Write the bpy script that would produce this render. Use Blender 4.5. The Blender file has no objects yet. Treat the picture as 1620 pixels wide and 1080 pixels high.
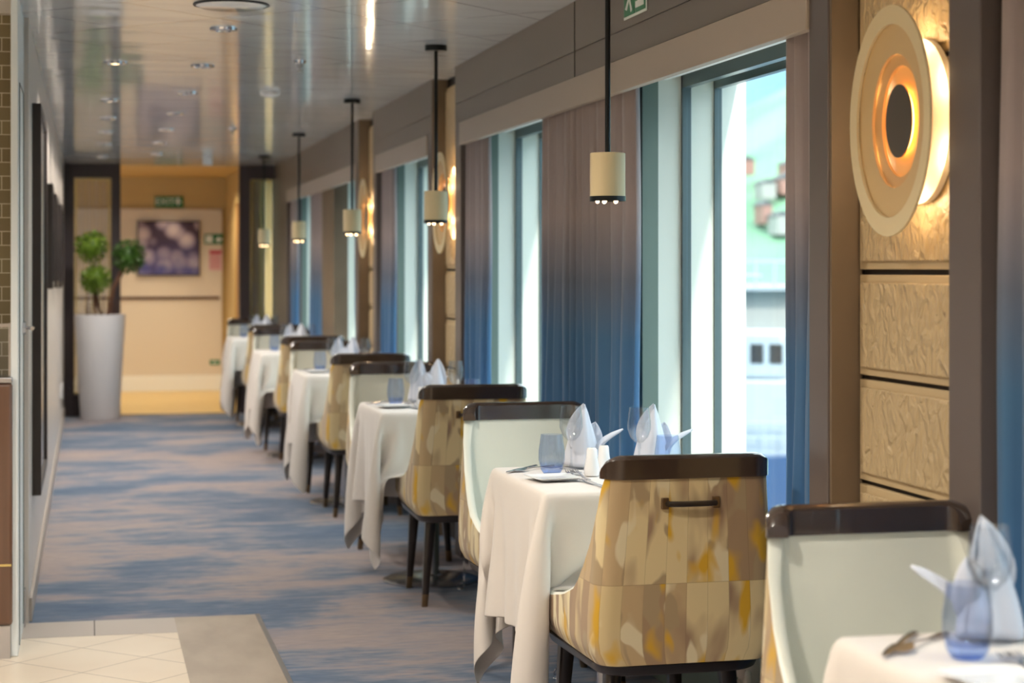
import bpy, bmesh, math, random
import numpy as np
from mathutils import Vector, Matrix
PI = math.pi
random.seed(7)
S = bpy.context.scene
COL = S.collection
EY = 1.34                     # eye height of the camera

# ------------------------------------------------------------------ camera
cd = bpy.data.cameras.new('camera'); cam = bpy.data.objects.new('camera', cd); COL.objects.link(cam)
cam.location = (0, 0, EY); cam.rotation_euler = (PI/2, 0, -math.radians(12.59))
cd.sensor_width = 36; cd.lens = 3000/1620*36
cd.shift_y = -(540-424)/1620
cd.clip_start = .05; cd.clip_end = 6000
cd.dof.use_dof = True; cd.dof.focus_distance = 5.2; cd.dof.aperture_fstop = 3.6
S.camera = cam

# ------------------------------------------------------------------ exposure
S.view_settings.view_transform = 'Standard'; S.view_settings.look = 'None'
S.view_settings.gamma = 1; S.view_settings.use_curve_mapping = False
S.view_settings.exposure = 0.08

# ------------------------------------------------------------------ sky
W = bpy.data.worlds.new('sky'); S.world = W; W.use_nodes = True
nt = W.node_tree; nt.nodes.clear()
wo = nt.nodes.new('ShaderNodeOutputWorld'); bg = nt.nodes.new('ShaderNodeBackground')
tc = nt.nodes.new('ShaderNodeTexCoord'); sx = nt.nodes.new('ShaderNodeSeparateXYZ'); cr = nt.nodes.new('ShaderNodeValToRGB')
nt.links.new(tc.outputs['Generated'], sx.inputs[0]); nt.links.new(sx.outputs['Z'], cr.inputs[0])
cr.color_ramp.elements[0].position = .12; cr.color_ramp.elements[0].color = (.15, .225, .30, 1)
cr.color_ramp.elements[1].position = .42; cr.color_ramp.elements[1].color = (.80, .92, 1.0, 1)
nt.links.new(cr.outputs[0], bg.inputs[0]); bg.inputs[1].default_value = 5.0
nt.links.new(bg.outputs[0], wo.inputs[0])

# ------------------------------------------------------------------ sun, nearly parallel to the ship's side
sd = bpy.data.lights.new('sun', 'SUN'); sun = bpy.data.objects.new('sun', sd); COL.objects.link(sun)
sd.energy = 3.2; sd.angle = math.radians(2); sd.color = (1, .96, .9)
sun.rotation_euler = Vector((-.13, .72, -.62)).to_track_quat('-Z', 'Y').to_euler()

# ------------------------------------------------------------------ ceiling lamps' light (only the two aisle rows get fixtures below)
LIT = [(.12, 8.9), (.12, 10.9), (.12, 12.2), (.12, 13.45), (.12, 14.8), (.12, 16.5)]
UNLIT = [(.52, 7.55), (.52, 8.95), (.52, 10.35), (.52, 11.75), (.52, 13.15), (.52, 14.55), (.55, 15.95)]
BACK = [(x, y) for x in (-2.2, -.9, .4) for y in (-1.6, .6, 2.8, 5.0)]
def lamp(name, loc, power, color=(1, .91, .80), kind='SPOT', size=.05, angle=150, blend=.8, d=(0, 0, -1)):
    l = bpy.data.lights.new(name, kind); o = bpy.data.objects.new(name, l); COL.objects.link(o)
    o.location = loc; l.energy = power; l.color = color; l.shadow_soft_size = size
    if kind == 'SPOT':
        l.spot_size = math.radians(angle); l.spot_blend = blend
    o.rotation_euler = Vector(d).to_track_quat('-Z', 'Y').to_euler()
    return o
for x, y in LIT: lamp('downlight_and_fill', (x, y, 2.25), 52)
for x, y in UNLIT: lamp('downlight_and_fill', (x, y, 2.25), 34)  # fill light added at fittings that are themselves unlit
for x, y in BACK: lamp('downlight_and_fill', (x, y, 2.25), 84)  # unseen lamps behind the camera, no fixtures built
lamp('downlight_and_fill', (.62, 20.4, 2.22), 30, (1, .84, .6), angle=80)
lamp('downlight_and_fill', (1.0, 19.4, 2.25), 58, (1, .86, .66))
lamp('downlight_and_fill', (.4, 18.6, 2.25), 58, (1, .86, .66))
lamp('downlight_and_fill', (.86, 20.72, 2.3), 9, (1, .86, .62), angle=62, blend=.5)
lamp('downlight_and_fill', (-1.6, 19.5, 2.25), 70, (1, .76, .45))

# ------------------------------------------------------------------ helpers
def lin(c):
    return tuple(((v/255)/12.92 if v/255 <= .04045 else ((v/255+.055)/1.055)**2.4) for v in c) + (1,)
MATS = {}
def mat(name, rgb, rough=.5, metal=0., spec=.5, coat=0., bump=None, var=None, trans=0., ior=1.45, alpha=1., emit=None, estr=0., transl=0., sheen=0.):
    m = bpy.data.materials.new(name); m.use_nodes = True; n = m.node_tree; p = n.nodes['Principled BSDF']
    p.inputs['Base Color'].default_value = lin(rgb); p.inputs['Roughness'].default_value = rough
    p.inputs['Metallic'].default_value = metal; p.inputs['Specular IOR Level'].default_value = spec
    p.inputs['Coat Weight'].default_value = coat; p.inputs['Transmission Weight'].default_value = trans
    p.inputs['IOR'].default_value = ior; p.inputs['Sheen Weight'].default_value = sheen
    if emit: p.inputs['Emission Color'].default_value = lin(emit); p.inputs['Emission Strength'].default_value = estr
    t = n.nodes.new('ShaderNodeTexCoord')
    if var:      # (second colour, scale vec, noise detail)
        mp = n.nodes.new('ShaderNodeMapping'); mp.inputs['Scale'].default_value = var[1]; n.links.new(t.outputs['Object'], mp.inputs[0])
        ns = n.nodes.new('ShaderNodeTexNoise'); ns.inputs['Scale'].default_value = 1; ns.inputs['Detail'].default_value = 4; n.links.new(mp.outputs[0], ns.inputs[0])
        r = n.nodes.new('ShaderNodeValToRGB'); r.color_ramp.elements[0].position = .35; r.color_ramp.elements[1].position = .65
        r.color_ramp.elements[0].color = lin(rgb); r.color_ramp.elements[1].color = lin(var[0])
        n.links.new(ns.outputs['Fac'], r.inputs[0]); n.links.new(r.outputs[0], p.inputs['Base Color'])
    if bump:     # (scale vec, strength, distance)
        mp = n.nodes.new('ShaderNodeMapping'); mp.inputs['Scale'].default_value = bump[0]; n.links.new(t.outputs['Object'], mp.inputs[0])
        ns = n.nodes.new('ShaderNodeTexNoise'); ns.inputs['Scale'].default_value = 1; ns.inputs['Detail'].default_value = 3; n.links.new(mp.outputs[0], ns.inputs[0])
        b = n.nodes.new('ShaderNodeBump'); b.inputs['Strength'].default_value = bump[1]; b.inputs['Distance'].default_value = bump[2]
        n.links.new(ns.outputs['Fac'], b.inputs['Height']); n.links.new(b.outputs[0], p.inputs['Normal'])
    if transl:
        out = n.nodes['Material Output']; tr = n.nodes.new('ShaderNodeBsdfTranslucent'); mx = n.nodes.new('ShaderNodeMixShader')
        mx.inputs[0].default_value = transl; tr.inputs[0].default_value = lin(rgb)
        n.links.new(p.outputs[0], mx.inputs[1]); n.links.new(tr.outputs[0], mx.inputs[2]); n.links.new(mx.outputs[0], out.inputs[0])
    MATS[name] = m
    return m

class MB:
    def __init__(s): s.v = []; s.f = []; s.uv = None; s.mi = []
    def box(s, x0, x1, y0, y1, z0, z1):
        b = len(s.v)
        s.v += [(x0,y0,z0),(x1,y0,z0),(x1,y1,z0),(x0,y1,z0),(x0,y0,z1),(x1,y0,z1),(x1,y1,z1),(x0,y1,z1)]
        s.f += [tuple(b+i for i in q) for q in ((0,3,2,1),(4,5,6,7),(0,1,5,4),(1,2,6,5),(2,3,7,6),(3,0,4,7))]
        return s
    def lathe(s, prof, c=(0,0,0), n=32, sx=1, sy=1, close=False, M=None):
        b = len(s.v); m = len(prof)
        for i in range(n):
            a = 2*PI*i/n
            for r, z in prof:
                p = Vector((r*math.cos(a)*sx, r*math.sin(a)*sy, z))
                if M: p = M @ p
                s.v.append((p.x+c[0], p.y+c[1], p.z+c[2]))
        for i in range(n):
            j = (i+1) % n
            for k in range(m-1 if not close else m):
                k2 = (k+1) % m
                s.f.append((b+i*m+k, b+j*m+k, b+j*m+k2, b+i*m+k2))
        return s
    def cyl(s, p0, p1, r0, r1=None, n=16, cap=True):
        r1 = r0 if r1 is None else r1
        p0 = Vector(p0); p1 = Vector(p1); d = (p1-p0).normalized(); u = d.orthogonal().normalized(); w = d.cross(u); b = len(s.v)
        for p, r in ((p0, r0), (p1, r1)):
            for i in range(n):
                a = 2*PI*i/n; q = p+r*(math.cos(a)*u+math.sin(a)*w); s.v.append(tuple(q))
        for i in range(n):
            j = (i+1) % n; s.f.append((b+i, b+j, b+n+j, b+n+i))
        if cap: s.f.append(tuple(b+i for i in reversed(range(n)))); s.f.append(tuple(b+n+i for i in range(n)))
        return s
    def tube(s, pts, r, n=8):
        rr = r if isinstance(r, (list, tuple)) else [r]*len(pts)
        b = len(s.v); pts = [Vector(p) for p in pts]; up = None
        for i, p in enumerate(pts):
            d = (pts[min(i+1, len(pts)-1)]-pts[max(i-1, 0)]).normalized()
            if up is None: up = d.orthogonal().normalized()
            up = (up-d*up.dot(d)).normalized(); w = d.cross(up)
            for k in range(n):
                a = 2*PI*k/n; s.v.append(tuple(p+rr[i]*(math.cos(a)*up+math.sin(a)*w)))
        for i in range(len(pts)-1):
            for k in range(n):
                j = (k+1) % n; s.f.append((b+i*n+k, b+i*n+j, b+(i+1)*n+j, b+(i+1)*n+k))
        s.f.append(tuple(b+k for k in reversed(range(n)))); e = b+(len(pts)-1)*n; s.f.append(tuple(e+k for k in range(n)))
        return s
    def grid(s, P):          # P[i][j] points
        b = len(s.v); m = len(P[0])
        for row in P: s.v += [tuple(p) for p in row]
        for i in range(len(P)-1):
            for j in range(m-1):
                s.f.append((b+i*m+j, b+(i+1)*m+j, b+(i+1)*m+j+1, b+i*m+j+1))
        return s
    def prism(s, poly, z0, z1, flip=None):   # poly xy -> extruded in z; flip maps (x,y,z)
        b = len(s.v); n = len(poly); g = flip or (lambda x, y, z: (x, y, z))
        for z in (z0, z1): s.v += [g(x, y, z) for x, y in poly]
        s.f.append(tuple(b+i for i in reversed(range(n)))); s.f.append(tuple(b+n+i for i in range(n)))
        for i in range(n):
            j = (i+1) % n; s.f.append((b+i, b+j, b+n+j, b+n+i))
        return s
    def ball(s, c, r, nu=16, nv=10, sc=(1, 1, 1)):
        pr = [(r*math.sin(PI*k/nv)+1e-5, -r*math.cos(PI*k/nv)) for k in range(nv+1)]
        b = len(s.v); s.lathe(pr, n=nu)
        s.v[b:] = [(c[0]+x*sc[0], c[1]+y*sc[1], c[2]+z*sc[2]) for x, y, z in s.v[b:]]
        return s
    def build(s, name, m, parent=None, loc=None, bevel=0, sharp=35, solid=0, sub=0, fix=True):
        me = bpy.data.meshes.new(name); me.from_pydata(s.v, [], s.f)
        if fix:
            bm = bmesh.new(); bm.from_mesh(me); bmesh.ops.recalc_face_normals(bm, faces=bm.faces); bm.to_mesh(me); bm.free()
        if s.uv:
            l = me.uv_layers.new(name='UVMap')
            for lp in me.loops: l.data[lp.index].uv = s.uv[lp.vertex_index]
        me.shade_smooth(); me.set_sharp_from_angle(angle=math.radians(sharp))
        me.materials.append(MATS[m] if isinstance(m, str) else m)
        o = bpy.data.objects.new(name, me); COL.objects.link(o)
        if parent: o.parent = parent
        if loc: o.location = loc
        if solid: q = o.modifiers.new('solid', 'SOLIDIFY'); q.thickness = solid; q.offset = 0
        if bevel: q = o.modifiers.new('bevel', 'BEVEL'); q.width = bevel; q.segments = 2; q.limit_method = 'ANGLE'
        if sub: q = o.modifiers.new('sub', 'SUBSURF'); q.levels = sub; q.render_levels = sub
        return o
def tag(o, label, cat, group=None, kind=None):
    o['label'] = label; o['category'] = cat
    if group: o['group'] = group
    if kind: o['kind'] = kind
    return o
def empty(name, loc, rz=0):
    o = bpy.data.objects.new(name, None); COL.objects.link(o); o.location = loc; o.rotation_euler = (0, 0, rz); o.empty_display_size = .1
    return o
def struct(name, mb, m, **k):
    o = mb.build(name, m, **k); o['kind'] = 'structure'; return o
TRIM = [0]
def trim(mb, m, **k):
    TRIM[0] += 1; return struct('trim_%d' % TRIM[0], mb, m, **k)
def B(*a): return MB().box(*a)
def kids(o): return [c for c in bpy.data.objects if c.parent == o]
def tree(o):
    return (o, [tree(c) for c in kids(o)])
def clone(t, parent=None):
    o, ch = t; c = o.copy(); COL.objects.link(c); c.parent = parent
    for x in ch: clone(x, c)
    return c
def text_mesh(txt, size, name, m, parent, M, extrude=.0008, align='CENTER'):
    cu = bpy.data.curves.new('t', 'FONT'); cu.body = txt; cu.size = size; cu.align_x = align; cu.align_y = 'CENTER'; cu.extrude = extrude
    t = bpy.data.objects.new('t', cu); COL.objects.link(t); me = bpy.data.meshes.new_from_object(t)
    bpy.data.objects.remove(t); me.transform(M); me.materials.clear(); me.materials.append(MATS[m])
    o = bpy.data.objects.new(name, me); COL.objects.link(o); o.parent = parent
    return o

# ------------------------------------------------------------------ materials
mat('soffit_grey', (122, 112, 103), .42, var=((112, 103, 95), (.5, .5, 3)), spec=.4)
mat('valance_beige', (176, 164, 152), .6)
mat('post_grey', (98, 88, 84), .35, spec=.5)
mat('wood_brown', (122, 104, 84), .45, var=((100, 84, 66), (3, 40, 2)))
mat('dark_gap', (38, 31, 27), .7)
mat('hull_cream', (236, 238, 226), .45)
mat('hull_white', (245, 245, 240), .5)
mat('frame_grey', (96, 108, 108), .3, metal=.5)
mat('frame_green', (120, 135, 125), .4)
mat('chrome', (200, 200, 205), .16, metal=1)
mat('steel', (190, 190, 195), .25, metal=1)
mat('black_metal', (22, 26, 28), .35, metal=.3)
mat('bronze', (120, 98, 74), .3, metal=.8)
mat('lamp_cream', (196, 178, 140), .45)
mat('chair_leg', (38, 29, 25), .32, coat=.3)
mat('cap_wood', (58, 45, 38), .16, coat=.8, spec=.6)
mat('leather', (226, 228, 216), .38, spec=.5, bump=((90, 90, 90), .08, .002))
mat('porcelain', (240, 240, 240), .15, coat=.5)
mat('pot_white', (222, 220, 222), .4)
mat('door_pale', (228, 234, 236), .35)
mat('wall_pale', (206, 200, 194), .3, spec=.5)
mat('wall_room', (190, 176, 158), .5)
mat('frame_dark', (46, 40, 38), .35)
mat('portal_dark', (66, 58, 62), .4)
mat('yellow_wall', (200, 170, 112), .6)
mat('cream_wall', (226, 214, 196), .45)
mat('hall_floor', (226, 196, 128), .35)
mat('rail_brown', (90, 62, 44), .4)
mat('door_wood', (168, 116, 62), .4, var=((146, 98, 52), (4, 4, 1)))
mat('leaf', (72, 104, 24), .5, var=((112, 138, 40), (30, 30, 30)), transl=.15)
mat('leaf_dark', (42, 78, 24), .5, var=((66, 100, 30), (30, 30, 30)), transl=.15)
mat('bark', (92, 62, 46), .8, bump=((40, 40, 10), .5, .01))
mat('sign_green', (24, 120, 74), .4)
mat('sign_white', (235, 240, 235), .4)
mat('paper_pink', (226, 190, 190), .7)
mat('ink_pink', (200, 70, 90), .7)
mat('counter_wood', (112, 80, 62), .3, coat=.4, var=((96, 68, 52), (30, 30, 2)))
mat('kick_steel', (190, 186, 186), .3, metal=.6)
mat('brass', (210, 190, 130), .25, metal=1)
mat('stone_strip', (160, 146, 130), .45, var=((146, 132, 116), (8, 3, 1)))
mat('strip_grey', (165, 155, 146), .4)
mat('bulb', (255, 230, 190), .5, emit=(255, 214, 160), estr=9)
mat('disc_dark', (84, 78, 70), .6)
mat('ring_cream', (226, 208, 166), .5)
mat('ring_tan', (212, 182, 132), .5)
mat('ring_gold', (206, 170, 118), .5)
mat('ring_orange', (238, 184, 112), .5)
mat('ring_glow', (255, 170, 80), .5, emit=(255, 176, 92), estr=11)
mat('halo_white', (222, 212, 192), .5, emit=(255, 232, 190), estr=.05)
mat('lamp_lens', (255, 240, 210), .4, emit=(255, 222, 165), estr=12)
mat('lens_off_glow', (150, 150, 150), .2, metal=.3, emit=(255, 230, 190), estr=.25)  # lens of an unlit fitting, faint glow added by emission
mat('panel_gold', (188, 166, 128), .42, spec=.5)
mat('soap_white', (236, 236, 238), .5)

def cloth_white():
    m = mat('linen', (228, 221, 214), .75, sheen=.3, bump=((120, 120, 120), .12, .001), transl=.12); return m
cloth_white()
mat('napkin', (228, 232, 242), .8, sheen=.3, transl=.25)

def glass_mat(name, rgb, tint_low=None):
    m = bpy.data.materials.new(name); m.use_nodes = True; n = m.node_tree; n.nodes.clear()
    out = n.nodes.new('ShaderNodeOutputMaterial'); tr = n.nodes.new('ShaderNodeBsdfTransparent'); gl = n.nodes.new('ShaderNodeBsdfGlossy')
    gl.inputs['Roughness'].default_value = .03; lw = n.nodes.new('ShaderNodeLayerWeight'); lw.inputs[0].default_value = .25
    tr.inputs[0].default_value = rgb+(1,)
    mx = n.nodes.new('ShaderNodeMixShader'); n.links.new(lw.outputs['Facing'], mx.inputs[0])
    mp = n.nodes.new('ShaderNodeMapRange'); mp.inputs['To Min'].default_value = .06; mp.inputs['To Max'].default_value = .8
    pw = n.nodes.new('ShaderNodeMath'); pw.operation = 'POWER'; pw.inputs[1].default_value = 2.5
    n.links.new(lw.outputs['Facing'], pw.inputs[0]); n.links.new(pw.outputs[0], mp.inputs[0]); n.links.new(mp.outputs[0], mx.inputs[0])
    n.links.new(tr.outputs[0], mx.inputs[1]); n.links.new(gl.outputs[0], mx.inputs[2]); n.links.new(mx.outputs[0], out.inputs[0])
    if tint_low:    # coloured base of the glass
        t = n.nodes.new('ShaderNodeTexCoord'); sp = n.nodes.new('ShaderNodeSeparateXYZ'); r = n.nodes.new('ShaderNodeValToRGB')
        n.links.new(t.outputs['Object'], sp.inputs[0]); mr = n.nodes.new('ShaderNodeMapRange'); mr.inputs['From Max'].default_value = .11
        n.links.new(sp.outputs['Z'], mr.inputs[0]); n.links.new(mr.outputs[0], r.inputs[0])
        r.color_ramp.elements[0].color = tint_low+(1,); r.color_ramp.elements[0].position = .0
        r.color_ramp.elements[1].color = rgb+(1,); r.color_ramp.elements[1].position = .32
        n.links.new(r.outputs[0], tr.inputs[0])
    MATS[name] = m
glass_mat('clear_glass', (.93, .95, .97))
glass_mat('blue_glass', (.87, .91, .985), (.50, .64, .95))
def window_glass():
    m = bpy.data.materials.new('window_glass'); m.use_nodes = True; n = m.node_tree; n.nodes.clear()
    out = n.nodes.new('ShaderNodeOutputMaterial'); tr = n.nodes.new('ShaderNodeBsdfTransparent'); gl = n.nodes.new('ShaderNodeBsdfGlossy')
    tr.inputs[0].default_value = (.985, .997, .99, 1); gl.inputs['Roughness'].default_value = .05
    mx = n.nodes.new('ShaderNodeMixShader'); mx.inputs[0].default_value = .05
    n.links.new(tr.outputs[0], mx.inputs[1]); n.links.new(gl.outputs[0], mx.inputs[2]); n.links.new(mx.outputs[0], out.inputs[0])
    MATS['window_glass'] = m
window_glass()

def N(m): return m.node_tree
def carpet():
    m = mat('carpet', (150, 138, 138), .95, spec=.1); n = N(m); p = n.nodes['Principled BSDF']
    t = n.nodes.new('ShaderNodeTexCoord')
    def noise(sc, detail, off=0, dist=0.):
        mp = n.nodes.new('ShaderNodeMapping'); mp.inputs['Scale'].default_value = sc; mp.inputs['Location'].default_value = (off, off, 0)
        n.links.new(t.outputs['Object'], mp.inputs[0]); ns = n.nodes.new('ShaderNodeTexNoise'); ns.inputs['Scale'].default_value = 1
        ns.inputs['Detail'].default_value = detail; ns.inputs['Roughness'].default_value = .62; ns.inputs['Distortion'].default_value = dist
        n.links.new(mp.outputs[0], ns.inputs[0]); return ns.outputs['Fac']
    def math_(op, a, b):
        q = n.nodes.new('ShaderNodeMath'); q.operation = op
        for i, v in enumerate((a, b)):
            if isinstance(v, (int, float)): q.inputs[i].default_value = v
            else: n.links.new(v, q.inputs[i])
        return q.outputs[0]
    big = noise((.75, 1.15, 1), 6, 3.7, .35); streak = noise((5, 34, 1), 3, 1.1); mid = noise((3, 9, 1), 5, 9.3)
    f = math_('ADD', math_('MULTIPLY', big, .80), math_('MULTIPLY', math_('ADD', streak, mid), .24))
    r = n.nodes.new('ShaderNodeValToRGB'); n.links.new(f, r.inputs[0]); e = r.color_ramp.elements
    e[0].position = .50; e[0].color = lin((162, 149, 145)); e[1].position = .80; e[1].color = lin((84, 102, 126))
    a = e.new(.59); a.color = lin((152, 142, 143)); a = e.new(.635); a.color = lin((132, 134, 144)); a = e.new(.69); a.color = lin((106, 118, 136))
    a = e.new(.42); a.color = lin((172, 156, 148))
    r2 = n.nodes.new('ShaderNodeMix'); r2.data_type = 'RGBA'; r2.blend_type = 'MULTIPLY'; r2.inputs[0].default_value = .5
    fine = noise((14, 120, 1), 2, 5); rr = n.nodes.new('ShaderNodeValToRGB'); rr.color_ramp.elements[0].position = .3; rr.color_ramp.elements[0].color = (.6, .6, .62, 1); rr.color_ramp.elements[1].position = .6
    n.links.new(fine, rr.inputs[0]); n.links.new(r.outputs[0], r2.inputs[6]); n.links.new(rr.outputs[0], r2.inputs[7]); n.links.new(r2.outputs[2], p.inputs['Base Color'])
    b = n.nodes.new('ShaderNodeBump'); b.inputs['Strength'].default_value = .35; b.inputs['Distance'].default_value = .004
    n.links.new(fine, b.inputs['Height']); n.links.new(b.outputs[0], p.inputs['Normal'])
carpet()

def diag_lines(n, diag, ox, oy, width):
    """returns an output that is 1 on 45 degree joints; diag = tile diagonal"""
    t = n.nodes.new('ShaderNodeTexCoord'); sp = n.nodes.new('ShaderNodeSeparateXYZ'); n.links.new(t.outputs['Object'], sp.inputs[0])
    def M(op, a, b=None):
        q = n.nodes.new('ShaderNodeMath'); q.operation = op
        for i, v in enumerate((a, b)):
            if v is None: continue
            if isinstance(v, (int, float)): q.inputs[i].default_value = v
            else: n.links.new(v, q.inputs[i])
        return q.outputs[0]
    outs = []
    for sgn in (1, -1):
        s_ = M('ADD', sp.outputs['Y'], M('MULTIPLY', sp.outputs['X'], sgn))
        fr = M('FRACT', M('ADD', M('DIVIDE', M('SUBTRACT', s_, oy+sgn*ox), diag), 100.5))
        outs.append(M('LESS_THAN', M('ABSOLUTE', M('SUBTRACT', fr, .5)), width/diag))
    return M('MAXIMUM', outs[0], outs[1])
def ceiling_mat():
    m = mat('ceiling_gloss', (224, 227, 230), .085, metal=.0, spec=.5); n = N(m); p = n.nodes['Principled BSDF']
    p.inputs['Coat Roughness'].default_value = .06; p.inputs['IOR'].default_value = 1.75
    l = diag_lines(n, .71, .121, 7.6, .0035); mx = n.nodes.new('ShaderNodeMix'); mx.data_type = 'RGBA'
    mx.inputs[6].default_value = lin((224, 227, 230)); mx.inputs[7].default_value = lin((90, 86, 84)); n.links.new(l, mx.inputs[0]); n.links.new(mx.outputs[2], p.inputs['Base Color'])
    t = n.nodes.new('ShaderNodeTexCoord'); mp = n.nodes.new('ShaderNodeMapping'); mp.inputs['Scale'].default_value = (.8, 2.6, 1); ns = n.nodes.new('ShaderNodeTexNoise'); ns.inputs['Scale'].default_value = 1.6; ns.inputs['Detail'].default_value = 1.5
    n.links.new(t.outputs['Object'], mp.inputs[0]); n.links.new(mp.outputs[0], ns.inputs[0])
    b = n.nodes.new('ShaderNodeBump'); b.inputs['Strength'].default_value = .25; b.inputs['Distance'].default_value = .012; n.links.new(ns.outputs['Fac'], b.inputs['Height'])
    n.links.new(b.outputs[0], p.inputs['Normal']); n.links.new(b.outputs[0], p.inputs['Coat Normal'])
ceiling_mat()
def tile_mat():
    m = mat('floor_tile', (222, 208, 188), .28); n = N(m); p = n.nodes['Principled BSDF']
    l = diag_lines(n, .42, -.022, 6.865, .003); mx = n.nodes.new('ShaderNodeMix'); mx.data_type = 'RGBA'
    t = n.nodes.new('ShaderNodeTexCoord'); ns = n.nodes.new('ShaderNodeTexNoise'); ns.inputs['Scale'].default_value = 3; n.links.new(t.outputs['Object'], ns.inputs[0])
    r = n.nodes.new('ShaderNodeValToRGB'); r.color_ramp.elements[0].color = lin((206, 190, 168)); r.color_ramp.elements[1].color = lin((232, 220, 202)); n.links.new(ns.outputs['Fac'], r.inputs[0])
    n.links.new(r.outputs[0], mx.inputs[6]); mx.inputs[7].default_value = lin((138, 124, 108)); n.links.new(l, mx.inputs[0]); n.links.new(mx.outputs[2], p.inputs['Base Color'])
tile_mat()
def curtain_mat():
    m = mat('ombre_fabric', (128, 112, 110), .7, sheen=.3); n = N(m); p = n.nodes['Principled BSDF']
    t = n.nodes.new('ShaderNodeTexCoord'); sp = n.nodes.new('ShaderNodeSeparateXYZ'); n.links.new(t.outputs['Object'], sp.inputs[0])
    mr = n.nodes.new('ShaderNodeMapRange'); mr.inputs['From Min'].default_value = .2; mr.inputs['From Max'].default_value = 2.0; n.links.new(sp.outputs['Z'], mr.inputs[0])
    r = n.nodes.new('ShaderNodeValToRGB'); e = r.color_ramp.elements; n.links.new(mr.outputs[0], r.inputs[0])
    e[0].position = .30; e[0].color = lin((66, 118, 168)); e[1].position = .74; e[1].color = lin((182, 168, 166))
    a = e.new(.50); a.color = lin((78, 122, 162)); a = e.new(.61); a.color = lin((116, 124, 142))
    n.links.new(r.outputs[0], p.inputs['Base Color'])
    tr = n.nodes.new('ShaderNodeBsdfTranslucent'); n.links.new(r.outputs[0], tr.inputs[0]); mx = n.nodes.new('ShaderNodeMixShader'); mx.inputs[0].default_value = .30
    n.links.new(p.outputs[0], mx.inputs[1]); n.links.new(tr.outputs[0], mx.inputs[2]); n.links.new(mx.outputs[0], n.nodes['Material Output'].inputs[0])
curtain_mat()
def hammered():
    m = MATS['panel_gold']; n = N(m); p = n.nodes['Principled BSDF']; t = n.nodes.new('ShaderNodeTexCoord')
    mp = n.nodes.new('ShaderNodeMapping'); mp.inputs['Scale'].default_value = (1, 1.3, .8); mp.inputs['Rotation'].default_value = (.6, 0, 0); n.links.new(t.outputs['Object'], mp.inputs[0])
    ns = n.nodes.new('ShaderNodeTexNoise'); ns.inputs['Scale'].default_value = 24; ns.inputs['Detail'].default_value = 2; ns.inputs['Distortion'].default_value = 1.0; n.links.new(mp.outputs[0], ns.inputs[0])
    b = n.nodes.new('ShaderNodeBump'); b.inputs['Strength'].default_value = 1; b.inputs['Distance'].default_value = .016; n.links.new(ns.outputs['Fac'], b.inputs['Height']); n.links.new(b.outputs[0], p.inputs['Normal'])
hammered()
mat('panel_edge', (190, 168, 130), .5)
def brick_mat():
    m = mat('olive_tile', (120, 108, 80), .35); n = N(m); p = n.nodes['Principled BSDF']; t = n.nodes.new('ShaderNodeTexCoord')
    mp = n.nodes.new('ShaderNodeMapping'); mp.inputs['Rotation'].default_value = (-PI/2, 0, 0); n.links.new(t.outputs['Object'], mp.inputs[0])
    b = n.nodes.new('ShaderNodeTexBrick'); b.inputs['Scale'].default_value = 1; b.inputs['Brick Width'].default_value = .15; b.inputs['Row Height'].default_value = .049; b.inputs['Mortar Size'].default_value = .0016
    b.inputs['Color1'].default_value = lin((132, 120, 88)); b.inputs['Color2'].default_value = lin((122, 108, 78)); b.inputs['Mortar'].default_value = lin((206, 198, 176)); n.links.new(mp.outputs[0], b.inputs[0]); n.links.new(b.outputs[0], p.inputs['Base Color'])
brick_mat()
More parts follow.
